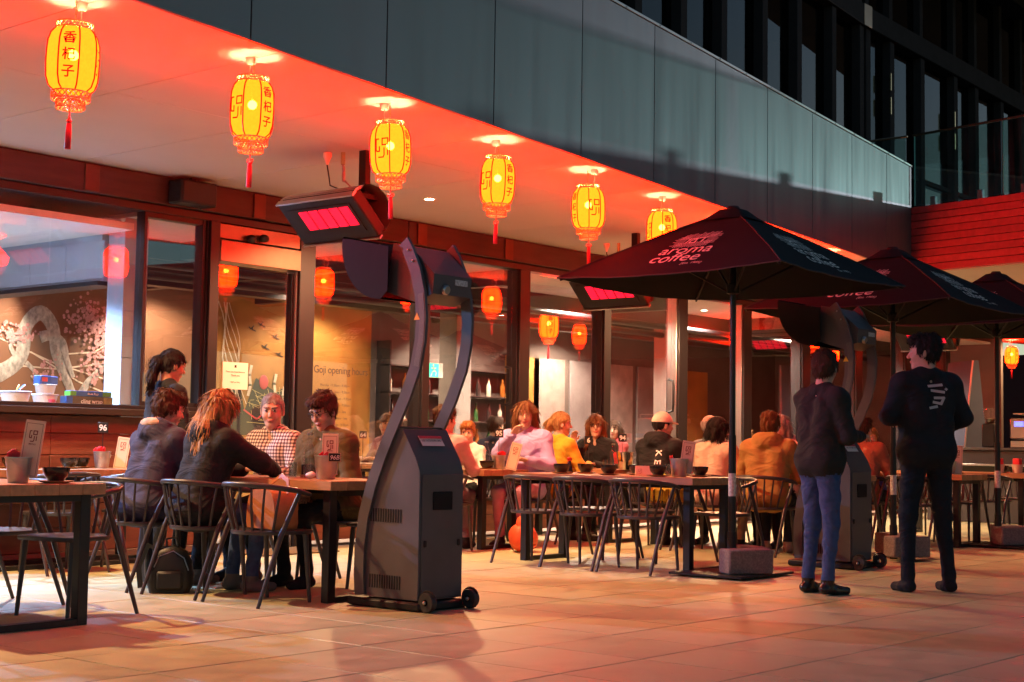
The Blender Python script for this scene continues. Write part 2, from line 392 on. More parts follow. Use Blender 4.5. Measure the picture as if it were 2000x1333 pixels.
# painted back wall: a twisted grey bough with blossom, birds and peaks, all lying on the wall
mural = part('mural', MB().box(8.2, 15.484, .9, 12.25, 15.498, 2.9), bronze, bld)
mx_ = lambda p: 9.23 + .00695*p
mz_ = lambda p: 2.55 - .0061*(p-600)
def ribbon(pts, w, y=15.478, close=0):
    mb = MB(); P = [Vector((mx_(a), mz_(b))) for a, b in pts]
    Q = []
    for i in range(len(P)-1):
        p0 = P[max(i-1,0)]; p1 = P[i]; p2 = P[i+1]; p3 = P[min(i+2, len(P)-1)]
        for t in (0, .2, .4, .6, .8):
            Q.append(.5*((2*p1) + (p2-p0)*t + (2*p0-5*p1+4*p2-p3)*t*t + (3*p1-p0-3*p2+p3)*t**3))
    Q.append(P[-1]); n = len(Q); W_ = np.interp(np.linspace(0, 1, n), np.linspace(0, 1, len(w)), w)
    mb.tube([(q.x, y, q.y) for q in Q], [float(a) for a in W_], 8)
    mb.v = [(a, y + (b-y)*.12, c) for a, b, c in mb.v]
    return mb
bark = pm('painted_bark', (.26,.25,.23), .7, var=1.6, vs=14, stretch=(2,1,1.2))
part('bough', ribbon([(-60,760),(0,735),(40,700),(48,640),(75,612),(100,640),(108,690),(130,740),(150,775),(172,745),(200,715),(225,690),(260,660)], [.11,.10,.09,.085,.09,.085,.07,.06,.05,.05,.045,.04,.03]), bark, mural)
part('bough', ribbon([(75,660),(95,655),(118,668),(128,700),(142,735)], [.07,.06,.055,.04,.03], 15.470), bark, mural)
part('bough', ribbon([(30,700),(20,680),(32,665),(28,655)], [.03,.025,.02,.01], 15.474), bark, mural)
part('bough', ribbon([(50,710),(65,725),(72,745),(60,735)], [.03,.025,.02,.01], 15.474), bark, mural)
blm = MB()
for cx, cy_, sx, sy, n in ((25,655,30,16,110),(175,620,45,30,260),(195,700,35,45,170),(90,730,22,30,60),(205,655,20,20,90)):
    for _ in range(n):
        a, b = rnd.gauss(cx, sx*.6), rnd.gauss(cy_, sy*.6); r = rnd.uniform(.008, .026)
        x, z = mx_(a), mz_(b)
        if 8.25 < x < 12.2: blm.add([(x+r*math.cos(t), 15.464-rnd.random()*.006, z+r*math.sin(t)) for t in (0,1.05,2.1,3.14,4.2,5.24)], [(5,4,3,2,1,0)])
tag(part('blossom', blm, pm('painted_blossom', (.75,.33,.33), .7, var=.4, vs=40), mural), kind='stuff')
pl = pm('painted_line', (.85,.75,.6), .6)
for k, (a, b, c, d) in enumerate(((-30,655,230,740),(-30,715,230,700),(-40,760,120,800),(60,690,230,770),(120,690,230,650))):
    m = MB(); stroke(m, [(mx_(a), mz_(b)), (mx_((a+c)/2+8), mz_((b+d)/2+12)), (mx_(c), mz_(d))], .018, lambda x, z, k=k: (x, 15.4815 - .0003*k, z)); part('painted_stroke', m, pl, mural)
m2 = part('mural', MB().box(12.27, 15.484, 1.0, 15.2, 15.498, 2.95), gold, bld)
dx_ = lambda p: 12.3 + .00897*(p-415); dz_ = lambda p: 3.03 - .00674*(p-560)
black = pm('painted_black', (.035,.03,.028), .6)
wf = lambda y: (lambda a, b: (dx_(a), y, dz_(b)))
for k, (px, py) in enumerate(((508,627),(490,637),(537,650),(517,672),(545,685),(562,712))):
    m = MB(); stroke(m, [(px-6,py-3),(px-2,py+1),(px,py-3),(px+1,py+2),(px+7,py+4)], 2.2, wf(15.476)); stroke(m, [(px-2,py+1),(px+3,py-6)], 1.8, wf(15.475)); part('painted_bird', m, black, m2)
for k, poly in enumerate(([(480,800),(500,735),(540,762),(575,740),(575,850),(480,850)], [(425,850),(440,770),(470,750),(488,850)])):
    part('painted_peak', MB().add([wf(15.4755-.001*k)(*p) for p in poly], [list(range(len(poly)))]), black, m2)
m = MB()
for k in range(26):
    a, b, c, d = rnd.uniform(478,572), rnd.uniform(745,830), rnd.uniform(478,572), rnd.uniform(745,830)
    stroke(m, [(a,b),(c,d)], .7, wf(15.473-.0001*k))
part('painted_web', m, pm('painted_gold_line', (.75,.62,.25), .5), m2)
m = MB(); stroke(m, [(478,800),(503,818),(540,783),(575,792)], 3, wf(15.468)); part('painted_stroke', m, pm('painted_red', (.6,.07,.09), .6), m2)
for k, (px, py) in enumerate(((488,730),(537,745),(554,770))):
    m = MB(); stroke(m, [(px+2,py-18),(px-1,py),(px+1,py+20),(px-3,py+40)], 5, wf(15.467)); part('painted_reed', m, pm('painted_cream', (.8,.72,.55), .6), m2)
for k in range(6):
    m = MB(); pts = [(425+k*5+math.sin(t*.9+k)*6+t*3.2, 590+t*22) for t in range(10)]
    stroke(m, pts, 2.2 - .2*k, wf(15.470-.0004*k)); part('painted_stroke', m, pm('painted_cream', (.8,.72,.55), .6), m2)
m = MB().ball((dx_(515), 15.47, dz_(743)), (.08,.012,.10)); part('painted_mask', m, pm('painted_red', (.6,.07,.09), .6), m2)
# interior pillars, beams and pipes
for x, y in ((15.0,13.6),(19.6,13.2)): part('interior_column', MB().box(x-.16, y-.16, 0, x+.16, y+.16, 3.02, bev=.01), pm('int_col', (.28,.25,.23), .6), bld)
for y in (12.4, 14.2): part('ceiling_beam', MB().box(8.0, y-.1, 2.78, 27, y+.1, 3.02), dark, bld)
for k, y in enumerate((11.9, 13.2, 13.5)): part('service_pipe', MB().tube([(8.2, y, 2.72+.05*k), (26.5, y, 2.72+.05*k)], .045, 10), dark, bld)
for x in (9.4, 11.0, 13.0, 16.5, 20.0): part('ceiling_beam', MB().box(x-.06, 11.0, 2.84, x+.06, 15.4, 3.02), dark, bld)
for k, x in enumerate((19.0, 20.0, 18.3, 21.0, 22.0, 23.5)):
    part('wall_panel', MB().box(x, 15.46, .8, x+.85, 15.498, 2.45, bev=.004), (pm('panel_cream',(.26,.22,.21),.6,var=.3), pm('panel_grey',(.20,.18,.19),.6,var=.3,vs=3), gold)[k % 3], bld)
# notices on the glass
wp = pm('paper', (.86,.82,.76), .7, var=.03)
ink = pm('ink', (.03,.025,.025), .7)
nt = part('notice', MB().box(8.70, 10.780, 1.475, 9.0, 10.783, 1.725), wp, bld)
m = MB(); F_ = lambda x, z: (8.85+x, 10.7785, 1.6+z)
for t, sz, dy in (('Please Use Front Entrance', .021, .03), ('Thank you', .024, -.005), ('Staff use Only', .019, -.065)): lettering(m, t, F_, sz, dy=dy, bold=.012)
m.add([F_(-.012,.075), F_(.012,.075), F_(.012,.1), F_(-.012,.1)], [(0,1,2,3)])
part('notice_text', m, ink, nt)
m = MB(); F_ = lambda x, z: (10.21+x, 10.7935, 1.68+z)
lettering(m, 'Goji opening hours', F_, .105, bold=.003, space=.92)
for k in range(7): lettering(m, ('Monday  11:30am - 9:30pm','Tuesday  11:30am - 9:30pm','Wednesday  11:30am - 9:30pm','Thursday  11:30am - 9:30pm','Friday  11:30am - late','Saturday  11:30am - late','Sunday  11:30am - 9:30pm')[k], F_, .036, dx=-.08, dy=-.13-.065*k)
part('opening_hours_lettering', m, ink, bld)

# ---------------------------------------------------------------- glazed building above
K = Vector((18.754, 9.448, 0)); dL = Vector((math.cos(R(6.2)), math.sin(R(6.2)), 0)); dR = Vector((math.cos(R(2)), math.sin(R(2)), 0))
up = thing('upper_storeys', 'dark glazed upper storeys with black frames rising behind the grey fascia', 'building', (18.754, 9.448, 0))
blk_ = pm('black_frame', (.035,.033,.034), 1, 0, spec=0)
ug = glassmat('upper_glass', (.25,.25,.25), 1.5, boost=.35, smear=.02)
ML, MR = Matrix.Rotation(R(6.2), 4, 'Z'), Matrix.Rotation(R(2), 4, 'Z')
sl = [-12.2,-11.0,-9.8,-8.7,-7.6,-6.55,-5.53,-4.52,-3.39,-2.33,-1.15,-.12]; sr = [.12,.94,2.06,3.39,4.30,5.47,6.49,7.6,8.8,10]
for M, S in ((ML, sl), (MR, sr)):
    for i, s in enumerate(S):
        part('frame_mullion', MB().box(s-.075, -.10, 4.02, s+.075, .12, 6.93, bev=.004, M=M), blk_, up)
        part('frame_mullion', MB().box(s-.06, -.08, 7.24, s+.06, .12, 8.6, bev=.004, M=M), blk_, up)
    for a, b in zip(S[:-1], S[1:]):
        part('upper_pane', MB().box(a+.076, .02, 4.12, b-.076, .03, 6.92, M=M), ug, up)
        part('upper_pane', MB().box(a+.061, .02, 7.26, b-.061, .03, 8.58, M=M), ug, up)
    a, b = S[0]-.1, S[-1]+.1
    if M is ML: b = -.03
    else: a = .02
    part('spandrel', MB().box(a, -.14, 6.935, b, .15, 7.235, bev=.01, M=M), blk_, up)
    part('transom', MB().box(a, -.06, 5.05, b, .015, 5.11, M=M), blk_, up)
    part('sill_rail', MB().box(a, -.09, 4.02, b, .12, 4.11, M=M), blk_, up)
    part('roof_edge', MB().box(a-2, -.35, 8.605, b+6, 5, 8.8, M=M), blk_, up)
    part('floor_slab', MB().box(a, .2, 6.95, b, 4.5, 7.2, M=M), pm('slab_grey', (.35,.32,.30), .8), up)
    part('inner_wall', MB().box(a, 4.5, 4.0, b, 4.6, 8.6, M=M), pm('inner_grey', (.07,.066,.066), .8), up)
    for s0 in []: part('room_divider', MB().box(s0-.03, 1.2, 4.0, s0+.03, 4.4, 6.9, M=M), pm('inner_grey', (.07,.066,.066), .8), up)
part('corner_trim', MB().box(-.12, -.16, 6.93, .12, -.141, 7.24, bev=.005), pm('trim_bronze', (.32,.22,.15), .35, .8), up)
part('eaves', MB().box(1.5, -3.2, 8.9, 14, -.36, 8.98, M=MR), pm('eaves_board', (.30,.22,.17), .7), up)
tube_m = em('fluorescent', (1, .82, .55), 3.0)
for s, z, L in ((.55, 5.9, .5), (2.7, 4.9, .4)):
    part('tube_lamp', MB().tube([(s, 1.6, z+L*.5), (s+.35, 1.9, z-L*.5)], .018, 8, M=MR), tube_m, up)
for s, z0, z1 in ((.94,6.2,6.45),(.94,5.85,6.1),(3.39,6.1,6.35),(3.39,5.75,6.0)):
    part('hinge', MB().box(s-.09, -.118, z0, s-.07, -.101, z1, M=MR), pm('brass', (.7,.5,.25), .25, 1), up)

# ---------------------------------------------------------------- timber clad wing with glass balustrade
WD = Vector((-.32, -1.66, 0)).normalized()         # runs from the corner towards the plaza
WC = Vector((18.16, 8.40, 0)); wa = math.atan2(WD.y, WD.x)
wing = thing('timber_wing', 'wing clad in dark red horizontal boards above an orange lit soffit', 'building', WC)
MW = Matrix.Rotation(wa, 4, 'Z')                   # local x along the front, local y to the far side
redb = pm('red_board', (.42,.04,.045), .5, var=.25, vs=5, stretch=(.5,3,3), bump=.1, bs=40, rand=.1)
nb = 9
for k in range(nb):
    z0 = 3.335 + k*(4.20-3.335)/nb; z1 = 3.335 + (k+1)*(4.20-3.335)/nb
    for a, b in ((.03, 4.2), (4.206, 8.4), (8.406, 14)):
        part('cladding_board', MB().box(a, -.03, z0+.004, b, 0, z1-.004, bev=.004, M=MW), redb, wing)
part('wing_core', MB().box(.02, .005, 3.34, 16, 12, 4.19, M=MW), dark, wing)
part('corner_flashing', MB().box(-.02, -.04, 3.33, .028, .0, 4.2, bev=.003, M=MW), dark, wing)
part('wing_soffit', MB().box(-6, .02, 3.325, 16, 16, 3.338, M=MW), white, wing)
part('wing_deck', MB().box(-8, .15, 4.192, 16, 12, 4.204, M=MW), pm('deck', (.15,.14,.13), .8), wing)
part('rear_wall', MB().box(-9.0, 15.5, 0, 16, 15.7, 3.33, M=MW), pm('rear_dark', (.015,.011,.012), .8, var=.3), wing)
bal = thing('glass_balustrade', 'frameless glass balustrade with thin bronze handrail on top of the wing', 'balustrade', (18.16, 8.40, 4.2))
bg = glassmat('balustrade_glass', (.74,.90,.85), 1.5, boost=1.8, smear=.03)
rail = pm('handrail_bronze', (.50,.33,.20), .25, .9)
for k in range(6):
    a = .03 + k*1.32
    p = part('glass_panel', MB().box(a+.01, .04, .03, a+1.30, .056, .955, M=MW), bg, bal)
    part('glass_edge', MB().box(a+.002, .04, .03, a+.0095, .056, .955, M=MW), pm('glass_edge_green', (.12,.45,.38), .2), p)
    for q in (.30, 1.0): part('clamp', MB().box(a+q-.04, .02, .0, a+q+.04, .075, .12, bev=.006, M=MW), steel, bal)
part('handrail', MB().box(.0, .028, .957, 7.95, .068, .985, bev=.006, M=MW), rail, bal)
for k in range(3): part('glass_panel', MB().box(.04, .08+k*1.3, .03, .056, 1.33+k*1.3, .955), bg, bal)
part('handrail', MB().box(.03, .06, .957, .066, 4.0, .985, bev=.006), rail, bal)
# ---------------------------------------------------------------- lanterns
def lantern_mat():
    m = bpy.data.materials.new('lantern_silk'); m.use_nodes = True; MT['lantern_silk'] = m
    n, l = m.node_tree.nodes, m.node_tree.links; n.remove(n['Principled BSDF'])
    e = n.new('ShaderNodeEmission'); t = n.new('ShaderNodeBsdfTransparent'); mx = n.new('ShaderNodeMixShader')
    tc = n.new('ShaderNodeTexCoord'); nz = n.new('ShaderNodeTexNoise'); nz.inputs['Scale'].default_value = 60
    l.new(tc.outputs['Object'], nz.inputs[0]); mc = n.new('ShaderNodeMix'); mc.data_type = 'RGBA'
    mc.inputs[6].default_value = (1, .0062, .0002, 1); mc.inputs[7].default_value = (1, .0085, .0003, 1); l.new(nz.outputs[0], mc.inputs[0]); l.new(mc.outputs[2], e.inputs[0])
    e.inputs[1].default_value = LSTR
    t.inputs[0].default_value = (1, .14, .015, 1); mx.inputs[0].default_value = .16
    l.new(e.outputs[0], mx.inputs[1]); l.new(t.outputs[0], mx.inputs[2]); l.new(mx.outputs[0], n['Material Output'].inputs[0])
    return m
LSTR = 42.0
silk = lantern_mat()
ribm = pm('lantern_rib', (.30, .008, .006), .5)
goldm = pm('lantern_gold', (.75,.50,.20), .35, .7, var=.3, vs=30)
bulbm = em('bulb', (1, .66, .32), 280)
inkr = pm('lantern_ink', (.10,.008,.004), .6)
tasm = pm('tassel_silk', (.75,.02,.04), .5, var=.3, vs=60, stretch=(4,4,.3))
plast = pm('white_plastic', (.75,.70,.62), .4)
LP = [(.098,-.165),(.120,-.193),(.133,-.235),(.137,-.29),(.137,-.36),(.133,-.43),(.118,-.476),(.092,-.497)]
def lsurf(k):
    """maps (sideways, height) to a point just outside panel k of the lantern"""
    a0 = math.pi/4*k
    def fn(x, z):
        zz = [p[1] for p in LP][::-1]; rr = [p[0] for p in LP][::-1]
        r = float(np.interp(z, zz, rr))*math.cos(math.pi/8) + .0025
        return (r*math.cos(a0) - x*math.sin(a0), r*math.sin(a0) + x*math.cos(a0), z)
    return fn
def make_lantern():
    t = thing('paper_lantern', '', 'lantern')
    b = part('silk_body', MB().lathe(LP, 8, off=math.pi/8), silk, t, sharp=25)
    for k in range(8):
        a = math.pi/4*k + math.pi/8
        part('rib', MB().tube([(r*math.cos(a)*1.01, r*math.sin(a)*1.01, z) for r, z in LP], .0042, 6), ribm, b)
    for k in range(4):
        m = MB(); fn = lsurf(2*k)
        if k % 2 == 0:
            for ch, z in (('\u9999', -.258), ('\u675e', -.348), ('\u5b50', -.438)): lettering(m, ch, fn, .070, dx=0, dy=z, bold=.018)
        else: goji(m, lambda x, z: fn(x, z-.335), .095 if False else .10, w=.085)
        part('characters', m, inkr, b)
    def collar(name, r, z0, z1, n=22):
        m = MB(); m.lathe([(r+.004, z0), (r+.004, z0+.006), (r-.003, z0+.006), (r-.003, z0), (r+.004, z0)], 24); m.lathe([(r+.004, z1-.006), (r+.004, z1), (r-.003, z1), (r-.003, z1-.006), (r+.004, z1-.006)], 24)
        for i in range(n):
            for sg in (1, -1):
                a, b = 2*math.pi*i/n, 2*math.pi*(i+sg)/n
                m.tube([(r*math.cos(a), r*math.sin(a), z0+.004), (r*math.cos((a+b)/2), r*math.sin((a+b)/2), (z0+z1)/2), (r*math.cos(b), r*math.sin(b), z1-.004)], .0028, 3, cap=False)
        part(name, m, goldm, t)
    collar('top_collar', .096, -.164, -.130); collar('bottom_collar', .100, -.545, -.500); collar('lower_collar', .074, -.590, -.546)
    part('bulb', MB().ball((0,0,-.30), .028, n=10, k=6), bulbm, t)
    part('crossbar', MB().tube([(-.096,0,-.134),(.096,0,-.134)], .003, 5).tube([(0,-.096,-.134),(0,.096,-.134)], .003, 5), goldm, t)
    m = MB()
    for i in range(7):
        z = -.008 - .0175*i; c = []
        for j in range(8):
            q = 2*math.pi*j/8; d = .005*math.cos(q); h = .0115*math.sin(q)
            c.append((d if i % 2 else 0, 0 if i % 2 else d, z - .008 + h))
        m.tube(c, .0018, 4, closed=True)
    part('chain', m, goldm, t)
    part('flex', MB().tube([(-.05,.02,-.04),(-.055,.02,-.08),(-.045,.015,-.11),(-.03,.01,-.135),(-.02,.005,-.20),(0,0,-.27)], .0045, 6), plast, t)
    part('ceiling_rose', MB().lathe([(.0,-.045),(.022,-.044),(.030,-.034),(.032,-.001)], 16, c=(-.05,.02,0)), plast, t)
    ts = MB().tube([(0,0,-.545),(0,0,-.66)], .0025, 5).ball((0,0,-.655), (.014,.014,.012))
    for sg in (-1, 1): ts.tube([(0,0,-.64),(sg*.022,0,-.63),(sg*.026,0,-.645),(sg*.012,0,-.655)], .003, 5)
    ts.lathe([(.010,-.662),(.013,-.675),(.016,-.72),(.017,-.80),(.015,-.803),(0,-.80)], 10)
    part('tassel', ts, tasm, t)
    return t
ord_ = ['nearest', 'second', 'third', 'fourth', 'fifth', 'sixth', 'seventh', 'eighth', 'ninth']
lan = make_lantern(); GL = 'lanterns in a row below the fascia edge'
LX = [(4.395,6.747),(5.721,6.873),(7.088,7.071),(8.461,7.258),(9.843,7.451),(11.261,7.653),(12.66,7.85),(14.07,8.03),(15.50,8.21)]
LROT = [-133, -85, -70, -92, -208, -121, -100, -190, -120]
for k, ((x, y), rz) in enumerate(zip(LX, LROT)):
    o = lan if k == 0 else dup(lan, (0,0,0))
    o.location = (x, y, SOF); o.rotation_euler = (R(rnd.uniform(-1.6,1.6)), R(rnd.uniform(-1.6,1.6)), R(rz)); o['group'] = GL
    o['label'] = f'glowing yellow lantern with red tassel, {ord_[k]} from the near end of the fascia row'
for k, (x, y, w) in enumerate(((21.2,5.4,'over the coffee counter'),(30.1,11.7,'hanging deep under the wing soffit'),(24.0,8.6,'under the wing soffit midway to its back wall'))):
    o = dup(lan, (x, y, SOF), R(-130+30*k), f'glowing yellow lantern with red tassel {w}'); o['group'] = 'lanterns under the wing'
for k, (x, y) in enumerate(((16.3,13.0),(18.1,13.4),(21.5,13.0),(19.6,11.9),(23.2,12.2))):  # last two added in place of lantern reflections in the glass
    o = dup(lan, (x, y, 3.02), R(-130+40*k), f'glowing lantern inside the restaurant, {ord_[k].replace("nearest", "first")} from its glass door'); o['group'] = 'lanterns inside the dining room'

# ---------------------------------------------------------------- downlights
def spot(name, loc, watts, col, angle=150, blend=.6, parent=None, aim=(0,0,-1), r=.05):
    d = bpy.data.lights.new(name, 'SPOT'); d.energy = watts; d.color = col; d.spot_size = R(angle); d.spot_blend = blend; d.shadow_soft_size = r
    o = link(name, d, parent, loc); o.rotation_euler = Vector(aim).to_track_quat('-Z', 'Y').to_euler(); return o
lens_w = em('lamp_lens_warm', (1, .66, .36), 60); lens_c = em('lamp_lens_cool', (.75,.87,1), 30); lens_i = em('lamp_lens_inside', (1,.78,.5), 30)
def downlight(x, y, z, label, watts, col, lens, angle=150, group=None, aim=(0,0,-1)):
    t = thing('recessed_downlight', label, 'ceiling light', (x, y, z), 0, group)
    part('trim_ring', MB().lathe([(.062,-.006),(.062,-.001),(.045,-.001),(.045,-.006),(.062,-.006)], 20), plast, t)
    part('lens', MB().lathe([(.043,-.003),(.001,-.003)], 20), lens, t)
    spot('lamp', (0,0,-.03), watts, col, angle, .5, t, aim)
    return t
WARM = (1, .58, .27)
GD = 'recessed downlights in the outdoor soffit'
DW = 360
for x, y, l in ((10.16, 9.58, 'bright round downlight in the white soffit above the table with sign 95'), (4.6, 9.3, 'round downlight in the soffit near the service window, at the frame edge'), (15.4, 9.58, 'round downlight in the soffit hidden behind the umbrella tops')):
    downlight(x, y, SOF, l, DW, WARM, lens_w, group=GD)
for x, y, l in ((22.0, 7.0, 'round downlight in the wing soffit over the coffee counter'), (20.2, 4.4, 'round downlight in the wing soffit by the terrace edge'), (27, 10, 'round downlight in the wing soffit near its back wall')):
    downlight(x, y, SOF, l, DW*.5, WARM, lens_w, group='recessed downlights in the wing')
for x, y, l in ((6.75, 11.5, 'glaring round ceiling light behind the service window, close to the glass'), (6.9, 12.7, 'glaring round ceiling light behind the service window, farther back')):
    downlight(x, y, 2.84, l, 420, (.44,.68,1), lens_c, angle=125, group='kitchen ceiling lights')
downlight(5.0, 11.6, 2.84, 'round ceiling light over the kitchen bench outside the frame', 520, (.28,.50,1), lens_c, angle=100, group='kitchen ceiling lights', aim=(.1,-.8,-.6))
for k, (x, y) in enumerate(((12.6,13.9),(14.0,14.8),(9.3,14.6),(11.2,14.8),(16.8,14.4),(19.4,14.6),(22.6,14.2))):
    downlight(x, y, 3.018, ('ceiling light inside shining on the gold mural', 'ceiling light inside right of the gold mural', 'ceiling light inside above the painted bough', 'ceiling light inside between bough and gold mural', 'ceiling light inside above the first cream wall panel', 'ceiling light inside midway along the panelled wall', 'ceiling light inside near the far end wall')[k], (85,150,140,150,420,420,420)[k], (1,.74,.52), lens_i, group='dining room ceiling lights')

for x, l in ((15.4, 'first'), (18.4, 'second'), (21.4, 'third')): downlight(x, 11.75, 3.018, f'added fill downlight just inside the glass wall, {l} from the sliding doors', 520, (1,.78,.60), lens_i, group='added fill lights along the glass')  # added fill lamps, brightening the room and the diners outside
# ---------------------------------------------------------------- ceiling mounted gas heaters
hred = em('glowing_ceramic', (1, .004, .03), .75)
hblk = pm('heater_black', (.016,.015,.016), .5, spec=.3)
hmat = pm('dish_black', (.014,.013,.014), .75, spec=.12)
hsil = pm('heater_silver', (.55,.50,.48), .3, .9)
def ceiling_heater(x, y, label, first=None):
    t = thing('ceiling_heater', label, 'heater', (x, y, SOF), 0, 'gas heaters hung from the soffit')
    # radiant face tilts down towards the plaza; long side runs along y
    Mf = Matrix.Translation((0, 0, -.56)) @ Matrix.Rotation(R(43), 4, 'Y')      # local z = face normal reversed
    part('case', MB().box(-.21, -.44, 0, .21, .44, .11, bev=.012, M=Mf), hblk, t)
    part('reflector_lip', MB().rect([(-.215,-.45,-.002),(-.225,-.45,.06),(-.2,-.45,.12)], .008, .003, M=Mf).box(-.222,-.45,-.004,-.208,.45,.05,M=Mf).box(.208,-.45,-.012,.222,.45,.03,M=Mf), hsil, t)
    g = MB().box(-.15, -.36, -.008, .13, .36, -.001, M=Mf); part('face_plate', g, hblk, t)
    for k in range(5): part('ceramic_tile', MB().box(-.125, -.33+k*.118, -.014, .06, -.33+k*.118+.098, -.009, M=Mf), hred, t)
    m = MB(); arc = [(.21*math.cos(a), .02+.20*math.sin(a)) for a in np.linspace(0, math.pi, 9)]
    vs = [Mf @ Vector((p, s*.46, q+.05)) for s in (-1, 1) for p, q in arc]; n = len(arc)
    m.add(vs, [(i, i+1, n+i+1, n+i) for i in range(n-1)]); m.add([v + Vector((0,0,.006)) for v in vs], [(i, n+i, n+i+1, i+1) for i in range(n-1)])
    part('hood', m, hsil, t)
    part('bracket', MB().box(.10, -.32, -.36, .16, -.24, .12, bev=.004).box(.02, -.36, -.40, .20, -.20, -.355, bev=.004), hblk, t)
    part('socket', MB().lathe([(.035,-.002),(.038,-.03),(.028,-.05),(.018,-.07),(.008,-.10)], 12, c=(0,.02,0)), plast, t)
    part('cable', MB().tube([(0,.02,-.10),(.005,.0,-.2),(0,-.02,-.27),(.05,-.1,-.31),(.1,-.2,-.30),(.13,-.26,-.33)], .006, 6), hblk, t)
    hose = [(.05+.05*math.cos(a), -.12+.06*math.cos(a), -.16-.05*math.sin(a)-.02*k/10) for k, a in enumerate(np.linspace(0, 4*math.pi, 25))]
    part('gas_hose', MB().tube([(.06,-.1,-.002),(.06,-.1,-.11)] + hose + [(.12,-.2,-.33)], .009, 6), pm('hose', (.45,.36,.32), .5), t)
    part('gas_valve', MB().tube([(.06,-.1,-.002),(.06,-.1,-.10)], .018, 8), pm('brass', (.7,.5,.25), .25, 1), t)
    return t
h1 = ceiling_heater(8.04, 8.70, 'red glowing gas heater hung under the soffit, above the tower heater')
for x, y, l in ((13.0, 9.55, 'red glowing gas heater hung under the soffit, half behind the nearest umbrella'), (21.0, 9.5, 'gas heater hung under the soffit, seen below the second umbrella')):
    dup(h1, (x, y, SOF-.10), 0, l)
sp = thing('loudspeaker', 'black loudspeaker fixed to the rusty beam above the dark sash', 'loudspeaker', (8.13, 10.56, 3.2))
part('cabinet', MB().box(-.20, -.10, -.12, .20, .095, .09, bev=.015), hblk, sp); part('bracket', MB().box(-.03, -.02, .091, .03, .02, .125), hblk, sp); part('grille', MB().box(-.18, -.108, -.10, .18, -.101, .07, bev=.003), pm('grille', (.03,.03,.03), .8), sp)

